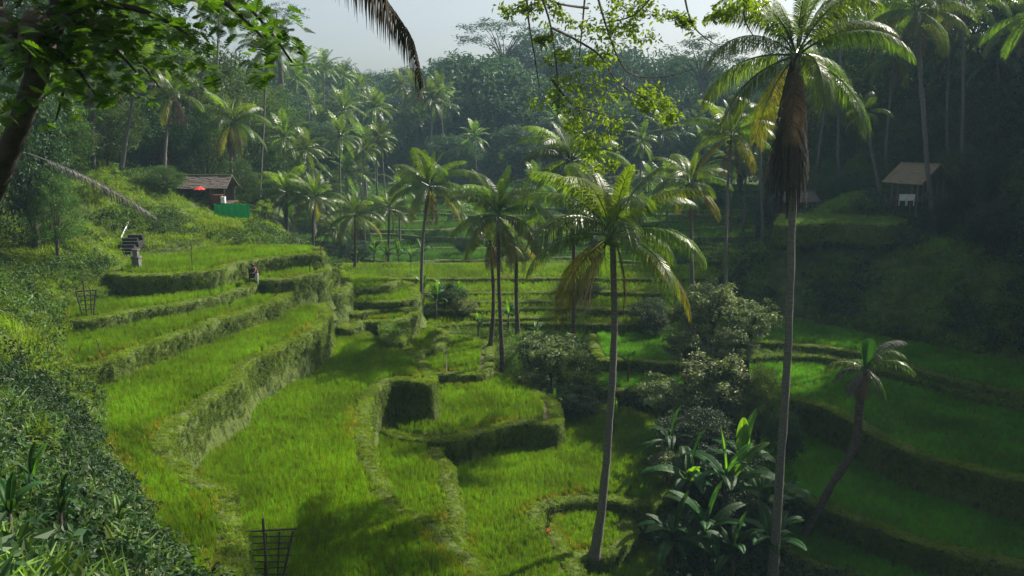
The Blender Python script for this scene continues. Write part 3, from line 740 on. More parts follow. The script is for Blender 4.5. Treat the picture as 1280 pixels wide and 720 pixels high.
ORD = 'first second third fourth fifth sixth seventh eighth ninth tenth eleventh twelfth thirteenth fourteenth fifteenth sixteenth seventeenth eighteenth nineteenth twentieth'.split()
def ordw(i):
    if i < 20: return ORD[i]
    T_ = {2: 'twenty', 3: 'thirty', 4: 'forty', 5: 'fifty'}; n = i+1
    return T_[n//10]+('-'+ORD[n % 10-1] if n % 10 else '').replace('twenty-', '') if n % 10 else {20: 'twentieth', 30: 'thirtieth', 40: 'fortieth', 50: 'fiftieth'}[n]

# ------------------------------------------------------------------ the far forest
def row(lst, kind_name, group, where, fn):
    """plant a list of things of one kind, labelled in their order from the left"""
    lst = sorted(lst, key=lambda q: q[0])
    for i, q in enumerate(lst):
        fn(q, '%s from the left of %s' % (ordw(i), where), group)
FARB = [(610,62,195,180),(490,128,225,110),(520,92,250,100),(560,80,240,100),(455,132,250,90),(425,112,235,90),(385,100,210,95),(660,90,215,110),(720,55,225,130),(780,62,215,140),(845,72,210,130),(890,92,200,100),(935,95,190,100),(972,70,170,90),
        (640,150,170,90),(700,140,185,110),(760,130,180,110),(820,130,175,110),(880,150,160,90),(930,150,150,90),(565,165,165,80),(470,175,175,80),(520,160,190,80),(335,70,190,90),(370,88,230,100),(400,88,245,100),(432,100,260,90),(470,108,262,90),(505,100,270,100),(355,130,150,70),(395,150,150,70),(430,165,150,60),(590,110,215,110),(745,90,250,140),(860,80,240,130),(690,70,250,130),(660,45,260,120)]
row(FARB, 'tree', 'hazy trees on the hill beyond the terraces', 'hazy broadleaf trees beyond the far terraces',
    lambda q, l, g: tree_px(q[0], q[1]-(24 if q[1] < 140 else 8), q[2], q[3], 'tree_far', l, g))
for px, yt, Y, w, l in ((345, 2, 160, 80, 'thin airy tree standing against the sky above the left palms'), (630, 20, 235, 120, 'open lacy tree topping the far hill against the sky'), (880, 40, 190, 130, 'lacy tree crown against the bright sky right of centre')):
    tree_px(px, yt, Y, w, 'airy', l, None, ratio=.5)
LEFTB = [(-60,-120,88,240),(20,-60,90,200),(100,-50,96,190),(170,-10,105,160),(235,50,112,130),(295,85,120,110),(335,120,140,90),(55,120,74,110),(125,130,86,100),(195,150,95,90),(250,165,102,80),(310,170,118,80),(350,180,125,70),(15,90,60,130),(-70,60,55,150),(170,90,98,110),(220,120,104,90),(60,10,84,140)]
row(LEFTB, 'tree', 'trees on the left slope', 'shadowy trees on the slope behind the left hut',
    lambda q, l, g: tree_px(q[0], q[1]-18, q[2], q[3], 'tree' if (q[0]//5) % 3 else 'tree_dark', l, g))
RIGHTB = [(1010,85,150,110),(1050,40,125,120),(1075,-10,115,140),(1130,-60,108,170),(1200,-80,100,190),(1275,-90,95,200),(1350,-80,88,200),(1020,130,118,90),(1065,150,104,90),(1100,110,102,100),(1160,100,96,120),(1225,90,92,130),(1290,70,86,150),(1360,60,80,150),
          (1215,170,80,80),(1265,170,76,90),(1310,180,72,90),(1035,190,100,60),(1085,185,92,55),(985,165,115,70)]
row(RIGHTB, 'tree', 'dark trees on the right slope', 'dark trees massed on the shaded right slope',
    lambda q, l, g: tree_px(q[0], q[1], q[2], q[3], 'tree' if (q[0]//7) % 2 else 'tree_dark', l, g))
# the wood goes on out of view, with unseen trees added for shade
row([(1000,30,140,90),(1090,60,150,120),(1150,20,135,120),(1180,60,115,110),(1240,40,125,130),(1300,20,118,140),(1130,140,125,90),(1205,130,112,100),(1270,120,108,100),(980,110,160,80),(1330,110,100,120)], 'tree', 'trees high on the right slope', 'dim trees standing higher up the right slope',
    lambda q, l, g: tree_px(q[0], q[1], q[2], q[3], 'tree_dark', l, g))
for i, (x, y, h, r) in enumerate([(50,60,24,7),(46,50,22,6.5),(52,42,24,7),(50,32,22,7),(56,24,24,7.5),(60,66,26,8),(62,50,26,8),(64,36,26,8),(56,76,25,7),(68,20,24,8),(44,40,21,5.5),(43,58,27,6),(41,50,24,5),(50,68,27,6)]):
    broadleaf(x, y, ground(x, y)+h, r, 'tree_dark', 'unseen dark tree added beyond the right edge to shade the terraces', 'unseen shade trees beyond the right edge')
# hazy palms
rp = random.Random(4)
FP = []
while len(FP) < 50:
    x = rp.uniform(300, 960) if len(FP) % 3 else rp.uniform(300, 560); Y = rp.uniform(150, 215); lo = 120 if x < 560 else 150
    yt = rp.uniform(lo, 215) - (Y-150)*.35
    if 560 < x < 680 and yt < 170: continue
    if any(abs(x-q[0]) < 4 for q in FP): continue
    FP.append((x, yt, Y))
FP += [(380, 80, 175), (405, 85, 180), (430, 95, 190), (370, 98, 165), (448, 105, 200)]
row(FP, 'palm', 'hazy coconut palms on the far slope', 'hazy coconut palms on the far slope',
    lambda q, l, g: far_palm(at(*q).x, q[2], at(*q).z, l, g, int(q[0])))

MP = [(rp.uniform(335, 480), rp.uniform(165, 235), rp.uniform(112, 145)) for _ in range(13)]+[(x_, rp.uniform(215, 265), rp.uniform(106, 130)) for x_ in (500, 575, 668, 745, 800, 835)]+[(rp.uniform(800, 965), rp.uniform(165, 225), rp.uniform(112, 140)) for _ in range(6)]
row(MP, 'palm', 'coconut palms in the middle distance', 'dusky palms before the hazy slope', lambda q, l, g: far_palm(at(*q).x, q[2], at(*q).z, l, g, int(q[0])+3, .85))
# ------------------------------------------------------------------ palms
def palm_px(bx, by, cx, cy, label, dY=0, Y=None, **kw):
    b = hit(bx, by) if Y is None else None
    if Y is not None:
        q = at(bx, by, Y); b = Vector((q.x, Y, ground(q.x, Y)))
    top = at(cx, cy, b.y+dY); return coconut_palm(b, top, label, **kw)
palm_px(741, 708, 765, 292, 'big coconut palm in the middle with a slender grey trunk and arching fronds', L=5.1, nf=23, seed=5, rb=.25, rt=.14, bend=(.9, 0), dead=3, old=.5, nuts=8)
palm_px(962, 760, 995, 66, 'tallest coconut palm, right of centre, wearing a long brown skirt of dead fronds', Y=36, L=5.0, nf=20, seed=9, rb=.24, rt=.15, bend=(.5, 0), dead=1, skirt=6.4, nuts=0)
palm_px(628, 470, 622, 268, 'yellow-green coconut palm left of the big middle palm', Y=62, L=4.9, nf=24, seed=12, rb=.2, rt=.13, dead=3, old=.6, bark='bark_dark')
palm_px(612, 440, 613, 300, 'thin dark-trunked palm close behind the yellow-green palm', Y=66, L=3.0, nf=12, seed=15, rb=.2, rt=.12, dead=3, bark='bark_dark')
palm_px(648, 410, 648, 303, 'short dark-trunked palm beside the yellow-green palm', Y=70, L=3.4, nf=18, seed=18, rb=.22, rt=.14, dead=3, bark='bark_dark')
palm_px(527, 405, 537, 232, 'coconut palm with a pale trunk above the small banana plants', Y=74, L=4.5, nf=22, seed=21, rb=.2, rt=.12, dead=2, old=.4)
palm_px(716, 400, 713, 200, 'coconut palm with white-ribbed fronds behind the big middle palm', Y=64, L=4.8, nf=20, seed=24, rb=.2, rt=.14, dead=1, bark='bark_dark')
palm_px(866, 400, 862, 228, 'grey-green palm between the big middle palm and the lacy drooping palm', Y=72, L=4.0, nf=20, seed=27, rb=.22, rt=.13, dead=3)
palm_px(922, 380, 915, 168, 'dark palm with drooping fronds left of the tallest palm', Y=60, L=3.6, nf=18, seed=31, rb=.14, rt=.10, dead=2, old=.6)
palm_px(955, 300, 948, 150, 'slim palm half hidden behind the tallest palm', Y=84, L=4.0, nf=18, seed=33, rb=.16, rt=.11, dead=1)
# the valley palms at the end of the left terraces
for i, (bx, cx, cy, Y, L, nm) in enumerate([(360,358,240,96,4.3,'leftmost'),(392,393,246,94,4.2,'second'),(443,444,268,92,4.0,'third'),(418,420,285,100,3.4,'smallest'),(485,487,262,104,3.8,'rightmost')]):
    palm_px(bx, 330, cx, cy, '%s of the palms standing below the end of the upper left terraces' % nm if nm != 'smallest' else 'smallest palm below the end of the upper left terraces', Y=Y, L=L, nf=22, seed=40+i, rb=.2, rt=.12, dead=2, nuts=0, group='palms below the upper left terraces', bark='bark_dark')
palm_px(455, 250, 455, 188, 'slender areca palm rising above the far terraces at left', Y=112, L=2.6, nf=14, seed=51, rb=.1, rt=.07, dead=0, nuts=0)
# palms on the left slope
palm_px(290, 240, 291, 152, 'broad coconut palm behind the left hut', Y=98, L=5.2, nf=24, seed=55, dead=4, old=.2)
palm_px(206, 245, 216, 118, 'coconut palm with a dark hanging bundle of dead fronds on the left slope', Y=84, L=3.8, nf=16, seed=57, dead=12, nuts=0)
palm_px(150, 235, 176, 80, 'leaning slim palm on the left slope above the stone steps', Y=82, L=3.8, nf=18, seed=59, dead=1)
palm_px(318, 230, 334, 62, 'tall slim palm reaching the sky right of the left hut', Y=106, L=4.4, nf=20, seed=61, rb=.18, rt=.12, dead=2)
palm_px(268, 240, 275, 10, 'tallest palm of the left slope with its crown against the sky', Y=112, L=4.6, nf=20, seed=63, rb=.2, rt=.12, dead=1)
palm_px(116, 215, 118, 95, 'dark palm in the shade of the left wood', Y=80, L=4.0, nf=18, seed=65, dead=2, bark='bark_dark')
# palms on the right slope
palm_px(1176, 245, 1146, 12, 'pale-trunked coconut palm in front of the right hut', Y=76, L=5.2, nf=24, seed=71, rb=.28, rt=.17, bend=(-.4, 0), dead=3, nuts=4)
palm_px(1105, 230, 1082, 140, 'low leaning palm stem left of the right hut', Y=82, L=2.6, nf=10, seed=73, rb=.2, rt=.12, dead=2, nuts=0)
palm_px(1215, 160, 1205, -8, 'coconut palm at the top right with its crown cut by the frame', Y=84, L=5.0, nf=22, seed=75, dead=2)
palm_px(1290, 160, 1290, 18, 'coconut palm leaning in at the right edge of the picture', Y=72, L=4.6, nf=20, seed=77, dead=2)
palm_px(1250, 200, 1248, 70, 'dim palm deep in the shade right of the pale-trunked palm', Y=88, L=4.4, nf=18, seed=81, dead=2, nuts=0)
palm_px(1110, 210, 1118, 70, 'slim dim palm left of the pale trunk on the right slope', Y=94, L=4.4, nf=18, seed=83, dead=2, nuts=0)
palm_px(1192, 220, 1188, 60, 'dim palm right beside the pale trunk on the right slope', Y=90, L=4.0, nf=18, seed=85, dead=2, nuts=0)
palm_px(1020, 235, 1034, 120, 'dim palm just right of the brown palm skirt', Y=100, L=4.4, nf=18, seed=87, dead=1, nuts=0)
palm_px(60, 200, 62, 120, 'shadowy palm behind the near leaning tree', Y=74, L=4.0, nf=18, seed=89, dead=2, nuts=0)
palm_px(245, 235, 238, 100, 'slim palm between the bundle palm and the broad palm behind the left hut', Y=100, L=4.0, nf=18, seed=91, dead=1, nuts=0)
palm_px(1060, 160, 1058, -12, 'dim coconut palm high behind the tallest palm', Y=98, L=5.0, nf=20, seed=79, dead=1)

# the broken leaning palm above the right terraces
def broken_palm():
    P = [hit(1003, 672)]; Y0 = P[0].y
    for px, py in ((1022, 640), (1040, 605), (1058, 578), (1070, 550), (1075, 500), (1082, 462)): P.append(at(px, py, Y0))
    b = P[0]; t = empty('crooked_palm', b, 'small crooked palm leaning over the shaded right terraces with few broken fronds', 'palm')
    C_ = catmull(np.array([tuple(p-b) for p in P]), .3, False); C_ = np.r_[C_, [tuple(P[-1]-b)]]
    A = Acc(); A.tube(C_, np.interp(np.linspace(0, 1, len(C_)), [0, .4, .6, 1], [.2, .2, .24, .2]), 10, True, .06); A.obj('trunk', M['bark_dark'], t, True)
    c = P[-1]-b
    for yaw, e0, dr, L, mat, g_, nm in ((-.6, .9, 2.0, 2.8, 'palm', 1.1, 'frond'), (.9, .8, 1.9, 2.6, 'palm_grey', 1.2, 'bleached_frond'), (2.9, .7, 2.0, 2.4, 'palm', 1.2, 'frond'), (.35, 1.1, 1.6, 3.2, 'palm_grey', 1.2, 'bleached_frond'), (-.1, 1.25, 2.2, 2.6, 'palm', .8, 'frond'), (2.6, .2, 1.6, 1.8, 'palm_grey', 1.3, 'bleached_frond'), (3.4, -.5, .9, 1.6, 'palm_grey', 1.4, 'bleached_frond'), (-1.2, -.3, 1.1, 1.7, 'palm', 1.3, 'frond'),
                                (.3, -.4, 1.1, 1.6, 'palm_grey', 1.4, 'bleached_frond'), (1.5, .5, 1.5, 2.0, 'palm', 1.0, 'frond'), (2.2, -.9, .5, 1.6, 'palm_dead', 1, 'dead_or_backlit_frond'), (-2.2, -1., .4, 1.5, 'palm_dead', 1, 'dead_or_backlit_frond')):
        a, R = frond(L, e0, dr, 34, .06, .75, .9, .5, g_, int(yaw*100)+900, .04); a.addacc(R)
        o = a.obj(nm, M[mat], t); o.location = c; o.rotation_euler.z = yaw
    # the folded young leaf standing like a paddle
    A = Acc()
    for i in range(13):
        u = (i-6)/6; x0 = u*.1; x1 = u*.36; z1 = 1.75-.2*u*u
        A.add([(x0-.02, -.03*abs(u), .1), (x0+.02, -.03*abs(u), .1), (x1+.045, -.12*abs(u), z1*.7), (x1-.045, -.12*abs(u), z1*.7), (x1+.03, -.1*abs(u), z1), (x1-.03, -.1*abs(u), z1)], [[0, 1, 2, 3], [3, 2, 4, 5]])
    o = A.obj('folded_young_frond', M['banana'], t); o.location = c
broken_palm()

# ------------------------------------------------------------------ bananas and shrubs
def banana_leaf(L, W, e0, dr, seed, torn=.25):
    r = random.Random(seed); n = 14; A = Acc(); th = e0; p = np.array([0., 0., 0.]); rows = []
    for k in range(n+1):
        s = k/n; th = e0-dr*s**1.4
        w = 0 if s < .12 else W*.5*max(.06, math.sin(math.pi*min(1, (s-.12)/.88*.93+.05))**.55)
        up = np.array([-math.sin(th), 0, math.cos(th)]); rows.append((p.copy(), w, up, np.array([math.cos(th), 0, math.sin(th)])))
        p = p+np.array([math.cos(th), 0, math.sin(th)])*L/n
    for sg in (-1, 1):
        k = 1
        while k < n:
            m = min(n, k+r.choice([1, 2, 3]))          # the blade tears into strips between the side ribs
            gap = .0 if r.random() > torn else .25
            dz = -r.uniform(0, .25)*(1 if gap else .2); V = []; cnt = 0
            for j in range(k, m+1):
                q, w, up, T = rows[j]; w_ = max(w, .02)*(1-(gap if j == m else 0)*.3)
                side = np.array([0, sg, 0])
                V += [q+up*.012, q+side*w_*.55+up*w_*.22, q+side*w_+up*w_*(.12+dz)]; cnt += 1
            Q = []
            for j in range(cnt-1):
                for c in (0, 1): a = j*3+c; Q.append([a, a+1, a+4, a+3])
            A.add(V, Q); k = m
    A.tube([q[0] for q in rows], np.linspace(.045, .01, n+1), 4, False)
    return A
BL = [banana_leaf(2.3, .72, e0, dr, i, .35).mesh('leaf', M['banana']) for i, (e0, dr) in enumerate([(1.45, .35), (1.3, 1.2), (1.1, 1.7), (.9, 2.0), (.6, 1.9), (1.2, 1.45)])]
BLY = [banana_leaf(2.3, .72, e0, dr, i+20, .2).mesh('leaf', M['fresh']) for i, (e0, dr) in enumerate([(1.5, .15), (1.2, .8)])]
BLP = [banana_leaf(2.3, .72, e0, dr, i+30, .5).mesh('leaf', M['banana']) for i, (e0, dr) in enumerate([(1.0, 1.3), (.7, 1.5)])]
BM = {'leaf': BL, 'y': BLY, 'p': BLP}
def banana(px, py, Y, label, s=1., n=8, seed=0, bright=.15, pale=.1, group=None):
    rr = random.Random(seed); q = at(px, py, Y); b = Vector((q.x, Y, ground(q.x, Y)))
    t = empty('banana_plant', b, label, 'banana plant', group)
    h = 2.0*s; A = Acc(); A.tube([(0, 0, -.2), (.03, 0, h*.5), (.05, .02, h)], [.12*s, .1*s, .06*s], 8); A.obj('stem', M['bark_dark'], t, True)
    for i in range(n):
        x = rr.random(); me = rr.choice(BLY) if x < bright else rr.choice(BLP) if x < bright+pale else BL[0] if i == 0 else rr.choice(BL[1:])
        o = link(bpy.data.objects.new('leaf', me), t); o.location = (.05, .02, h-.05*i*s); o.rotation_euler = (0, 0, i*2.4+rr.uniform(-.4, .4)); k = s*rr.uniform(.6, 1.05); o.scale = (k, k*.8, k)
        if me in BLY: o['label'] = 'bright yellow-green new leaf'
    return t
gb = 'banana plants in the dark gully'
for i, (px, py, Y, s, l) in enumerate([(905,640,41,1.5,'tall banana plant with one bright upright leaf in the dark gully'),(858,640,42,1.25,'banana plant left of the bright upright leaf in the gully'),(950,660,40,1.3,'banana plant by the foot of the tallest palm'),
        (880,690,38,1.2,'low banana plant at the bottom of the dark gully'),(925,600,44,1.3,'banana plant behind the bright upright leaf'),(835,585,46,1.0,'small banana plant at the left rim of the gully'),(985,640,42,.9,'small banana plant right of the tallest palm trunk'),
        (840,700,38,1.0,'banana plant at the bottom edge beside the sunken paddy'),(960,710,37,1.1,'banana plant at the bottom edge by the tallest palm'),(915,700,36.5,1.0,'foremost banana plant in the dark gully')]):
    banana(px, py, Y, l, s*1.1, 11, 100+i, .05 if i else .2, .12, gb)
gs = 'small banana plants among the middle terraces'
for i, (px, Y, s, l) in enumerate([(545,73,1.0,'small banana plant right of the pale palm trunk'),(556,75,.9,'bright banana plant right of the pale palm trunk'),(530,77,.9,'banana plant behind the pale palm trunk'),(572,76,.7,'low banana plant with yellow leaves among the middle terraces'),
        (470,100,1.1,'banana plant at the left of the row behind the middle terraces'),(485,101,1.0,'second banana plant from the left behind the middle terraces'),(500,101,1.2,'banana plant in the middle of the row behind the middle terraces'),(515,102,1.0,'banana plant right of the middle of the far row'),(530,103,1.1,'banana plant at the right end of the far row'),(450,100,.8,'small banana plant at the foot of the valley palms'),
        (597,69,.7,'banana plant between the dark palm trunks'),(635,71,.8,'banana plant beside the short dark palm'),(787,60,.8,'banana plant right of the middle palm trunk'),(670,66,.8,'banana plant under the arching fronds of the big palm'),(693,55,.7,'young banana plant in front of the pale bush'),(770,52,.7,'bright-leaved young plant right of the middle trunk')]):
    banana(px, 400, Y, l, s, 7, 200+i, .4, .25, gs)
for i, (px, py, Y, l) in enumerate([(30, 560, 16, 'broad-leaved plant poking out of the near creeper at the left edge'), (70, 620, 15, 'small broad-leaved plant low in the near creeper'), (15, 690, 12.5, 'broad dark leaves at the bottom left corner'), (140, 600, 18.5, 'small broad-leaved plant at the right rim of the near creeper')]):
    banana(px, py, Y, l, .38, 6, 400+i, .3, .0)
def shrub(px, ytop, Y, w, kind, label, group=None, ratio=.8): return tree_px(px, ytop, Y, w, kind, label, group, name='shrub', cat='shrub', ratio=ratio)
shrub(690,412,60,85,'pale','pale glossy bush left of the middle palm trunk')
shrub(725,430,58,75,'tree','dark round bush tucked behind the middle palm trunk')
shrub(665,460,58,50,'pale','low pale bush in front of the dark palm trunks')
shrub(715,478,56,80,'tree_dark','low dark bush at the back edge of the lower paddy')
shrub(895,345,58,90,'pale','tall pale-leaved tree right of the middle palm')
shrub(865,372,59,60,'pale','slender pale-leaved bush left of the tall pale-leaved tree')
shrub(925,400,54,70,'pale','pale-leaved bush low between the tall pale tree and the tallest palm')
shrub(940,370,56,80,'pale','pale-leaved bush against the tallest palm trunk')
shrub(860,400,56,80,'pale','pale-leaved bush below the right fronds of the middle palm')
shrub(905,430,52,110,'pale','broad pale bush above the banana clump')
shrub(955,450,50,70,'tree','dark bush behind the tallest palm trunk')
shrub(830,465,52,80,'pale','pale bush at the right edge of the lower paddy')
shrub(870,510,47,100,'tree_dark','dark bush at the top of the gully')
shrub(835,560,44,60,'pale','small pale bush by the sunken paddy')
shrub(985,510,47,60,'tree_dark','dark bush right of the tallest palm trunk')
shrub(905,560,44,120,'tree_dark','dark bush deep in the gully behind the bananas')
shrub(940,620,41,90,'tree_dark','dark bush low in the gully at the palm foot')
shrub(855,640,40,80,'tree_dark','dark bush at the lower left of the gully')
shrub(480,388,76,22,'bright','small bush on the square earth mounds')
shrub(462,384,78,22,'pale','small pale bush beside the square earth mounds')
shrub(560,352,76,50,'tree_dark','dark bush behind the small banana plants')
shrub(580,372,74,36,'pale','pale low bush among the middle terraces')
shrub(540,380,74,40,'tree','round bush at the foot of the pale palm trunk')
shrub(725,350,80,60,'tree_dark','dark round bush beyond the middle palm trunk')
shrub(820,385,70,40,'tree_dark','dark bush right of the bright far paddy')
shrub(812,372,72,50,'tree_dark','dark clump beyond the bright far paddy')
shrub(905,300,92,60,'bright','sunlit yellow-green bush beyond the pale tree')
shrub(950,320,84,60,'tree','green bush on the spur below the small dark hut')
shrub(340,290,92,50,'tree_dark','dark bush at the foot of the left bank')
FS = [(rp.uniform(400, 960), rp.uniform(106, 150), rp.uniform(22, 50), rp.uniform(1.6, 3.2)) for _ in range(26)]
row(FS, 'shrub', 'shrubs dotted over the far terraces', 'small shrubs on the banks of the far terraces',
    lambda q, l, g: broadleaf((q[0]-640)/1005*q[1], q[1], ground((q[0]-640)/1005*q[1], q[1])+q[3], q[2]/2000*q[1]*1.1, 'tree_far', l, g, name='shrub', cat='shrub', ratio=.7))
shrub(410,300,98,60,'tree_dark','dark bush among the valley palms')
shrub(440,305,104,50,'tree_dark','dark bush behind the valley palms')
shrub(375,295,100,50,'tree','green bush among the leftmost valley palms')
shrub(300,195,94,50,'tree','bush to the right of the left hut')
shrub(130,205,74,50,'bright','bright bush above the stone steps')
shrub(205,205,82,60,'tree','bush on the bank left of the hut')
shrub(330,250,80,26,'bright','sunlit rounded bush at the end of the left bank')
shrub(60,205,58,70,'tree','green bush on the left slope under the leaning tree')
shrub(1240,250,66,60,'tree_dark','dark bush on the slope below the right hut')
shrub(1180,235,76,50,'tree_dark','dark bush beside the right hut')
shrub(1060,215,90,60,'tree_dark','dark bush between the two right huts')

# leafy ground cover: small leaf clumps over the slopes
def leaf_clumps(n, per, ls, rad, seed, asp=.5):
    return [leaf_cloud(np.random.default_rng(seed+i).normal(0, rad*.5, (5, 3))*[1, 1, .5]+[0, 0, rad*.35], rad*.6, per, ls, seed+i+50, .6, asp) for i in range(n)]
CR = proto_col('creeper_clump', leaf_clumps(5, 16, .13, .38, 300), M['tree'])
CRP = proto_col('glint_creeper_clump', leaf_clumps(4, 12, .10, .35, 330), M['pale'])  # sky glints on the creeper put in as paler leaves
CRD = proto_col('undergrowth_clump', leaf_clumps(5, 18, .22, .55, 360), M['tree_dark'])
def cover(mask_fn, sp, col, label, name, tilt=.5, s0=.7, s1=1.4, dz=0):
    P = grid_pts(free & (GYY < 112), sp); P = P[in_view(P)]
    pr = None; P = P[mask_fn(P, pr)]; P = P[~((P[:, 0] > -33.5) & (P[:, 0] < -28.5) & (P[:, 1] > 60) & (P[:, 1] < 71))]; P = P[~((P[:, 0] > -35) & (P[:, 0] < -25.5) & (P[:, 1] > 77) & (P[:, 1] < 89))]
    z = HILL[np.round((P[:, 1]-GY0)/GS).astype(int).clip(0, NY-1), np.round((P[:, 0]-GX0)/GS).astype(int).clip(0, NX-1)]
    scatter(name, np.c_[P, z+dz], up_rot(len(P), tilt), rng.uniform(s0, s1, len(P)), col, label, 'undergrowth')
def project(P):
    return None
# places given in metres: the near left bank, the bank below the hut, the gully floor, the right slope
CRN = proto_col('near_creeper_clump', leaf_clumps(5, 14, .16, .38, 390), M['tree_dark'])
cover(lambda P, r: (P[:, 0] < -4) & (P[:, 1] < 34) & (fbm(P[:, 0], P[:, 1], 1.0) > -.35), .25, CRN, 'small-leaved creeper covering the near left bank', 'creeper', .6, .6, 1.3, .05)
cover(lambda P, r: (P[:, 0] < -4) & (P[:, 1] < 32) & (fbm(P[:, 0], P[:, 1], .9) > .2), .5, CRP, 'pale leaves as sky glints among the creeper on the near left bank', 'glint_creeper', .6, .6, 1.3, .12)
cover(lambda P, r: (P[:, 0] < -18) & (P[:, 1] > 34) & (P[:, 1] < 100) & (fbm(P[:, 0]*1.3, P[:, 1], .5) > -.05), .6, CR, 'leafy bushes spread over the bank below the left hut', 'bank_bushes', .5, .9, 2.2, .1)
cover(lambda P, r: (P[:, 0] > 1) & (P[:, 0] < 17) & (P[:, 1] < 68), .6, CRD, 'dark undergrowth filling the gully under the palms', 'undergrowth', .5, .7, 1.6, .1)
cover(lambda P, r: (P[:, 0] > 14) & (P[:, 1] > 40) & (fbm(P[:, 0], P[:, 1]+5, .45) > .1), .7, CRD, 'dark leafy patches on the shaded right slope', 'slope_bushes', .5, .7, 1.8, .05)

# ------------------------------------------------------------------ huts, steps, racks, people
def rx(y): return Matrix.Rotation(y, 4, 'X')
def ry(y): return Matrix.Rotation(y, 4, 'Y')
def rzm(y): return Matrix.Rotation(y, 4, 'Z')
def gable(A, w, d, rise, over=.35, th=.12, rows=9, zb=0):
    """two pitched sides of overlapping courses, ridge along x"""
    r = random.Random(int(w*100)); run = d/2+over; ang = math.atan2(rise, d/2)
    for sg in (-1, 1):
        for k in range(rows):
            u0, u1 = k/rows, (k+1)/rows; L = run/math.cos(ang)/rows
            n = int((w+2*over)/.45)
            for j in range(n):
                x = -(w/2+over)+(j+.5)*(w+2*over)/n; y = -sg*run*(1-(u0+u1)/2); z = zb+rise-(abs(y))*math.tan(ang)+.02+r.uniform(-.012, .03)
                A.box((x, y, z+r.uniform(-.015, .015)), ((w+2*over)/n*1.04, L*1.25, th*r.uniform(.35, .6)), rx(sg*(ang-.06)) @ ry(r.uniform(-.03, .03)))
    A.box((0, 0, zb+rise+.05), (w+2*over, .3, .12))
def left_hut():
    Y = 86; c = at(262, 252, Y); b = Vector((c.x, Y, c.z)); t = empty('thatched_hut', b, 'thatched open-fronted hut on the left bank above the green netting', 'hut')
    w, d, h = 4.5, 3.2, 1.75
    A = Acc(); gable(A, w, d, 1.0, .35, .14, 9, h); A.obj('roof', M['thatch'], t)
    for x in (-w/2+.1, -w/6, w/6, w/2-.1):
        for y in (-d/2+.1, d/2-.1): A = Acc(); A.tube([(x, y, -1.2), (x, y, h+.02)], .06, 8); A.obj('post', M['wood'], t)
    A = Acc()
    for i in range(18): A.box((-w/2+.12+i*(w-.24)/17, d/2-.02, h/2), (.23, .03, h-.04))
    A.obj('back_wall', M['wood'], t)
    A = Acc()
    for i in range(8): A.box((-w/2-.02, -d/2+.3+i*.37, h/2), (.03, .34, h-.1))
    A.obj('side_wall', M['wood'], t)
    A = Acc(); A.box((0, 0, -.06), (w+.5, d+.3, .12)); A.obj('floor', M['wood'], t)
    A = Acc(); A.box((-w/4, -d/2-.05, .75), (w/2, .05, .07)); A.box((-w/4, -d/2-.05, .4), (w/2, .04, .05))
    for x in np.linspace(-w/2+.1, -.1, 6): A.box((x, -d/2-.05, .39), (.05, .05, .72))
    A.obj('railing', M['wood'], t)
    # counter, bin, parasol: things of their own standing at the hut
    A = Acc(); A.box((0, 0, .8), (1.5, .55, .07)); A.box((0, .02, .4), (1.4, .42, .74)); A.box((-.5, -.2, .86), (.25, .2, .05)); o = A.obj('counter', M['woodred']); o.location = b+Vector((1.1, -d/2+.45, 0)); tag(o, 'reddish wooden counter under the eave of the left hut', 'counter')
    A = Acc(); A.box((0, 0, .3), (.42, .36, .6)); A.box((0, 0, .63), (.46, .4, .07)); A.box((0, -.19, .45), (.2, .03, .04)); o = A.obj('cool_box', M['white']); o.location = b+Vector((2.05, -d/2-.0, 0)); tag(o, 'white box standing at the right end of the left hut', 'box')
    p = empty('parasol', b+Vector((-.15, -d/2-.45, 0)), 'red parasol open in front of the left hut', 'parasol')
    A = Acc(); A.tube([(0, 0, -1.1), (0, 0, 1.75)], .025, 6); A.obj('pole', M['wood'], p)
    A = Acc(); n = 8
    V = [(0, 0, 1.8)]+[(.62*math.cos(a), .62*math.sin(a), 1.5) for a in np.arange(n)*2*math.pi/n]+[(.60*math.cos(a+.39), .60*math.sin(a+.39), 1.46) for a in np.arange(n)*2*math.pi/n]
    T = []
    for i in range(n): T += [[0, 1+i, 1+n+i], [0, 1+n+i, 1+(i+1) % n]]
    A.add(V, None, T); A.obj('canopy', M['red'], p)
left_hut()
def netting():
    Y = 82; a, b2 = at(267, 255, Y), at(311, 255, Y); H = (272-255)/1005*Y*1.05; c = (a+b2)/2
    t = empty('netting_screen', Vector((c.x, Y, c.z-H)), 'bright green netting screen stretched below the left hut', 'screen'); w = (b2-a).length
    n = 26; V = []; Q = []
    for i in range(n+1):
        x = -w/2+w*i/n
        for z in (0, H*.33, H*.66, H): V.append((x, .06*math.sin(i*1.3+z)+.03*math.sin(i*3.1), z-.06*math.sin(i/n*math.pi*3)*(z/H)))
    for i in range(n):
        for k in range(3): Q.append([i*4+k, (i+1)*4+k, (i+1)*4+k+1, i*4+k+1])
    A = Acc(); A.add(V, Q); o = A.obj('netting', M['green_cloth'], t); md = o.modifiers.new('thick', 'SOLIDIFY'); md.thickness = .02
    for i in range(5):
        A = Acc(); x = -w/2+w*i/4; A.tube([(x, .12, -1.6), (x, .12, H+.1)], .045, 6); A.obj('post', M['bamboo'], t)
    a, b2 = at(281, 273, Y-.4), at(309, 273, Y-.4); c = (a+b2)/2; w = (b2-a).length; A = Acc(); r = random.Random(1)
    for k in range(6):
        for j in range(6): A.box((-w/2+(j+.5+.5*(k % 2)*.6)*w/6.4, r.uniform(-.01, .01), -.2*k-.1), (w/6.4-.02, .22, .18))
    o = A.obj('block_wall', M['blockwall']); o.location = c; tag(o, 'low grey block wall under the green netting', 'wall')
netting()
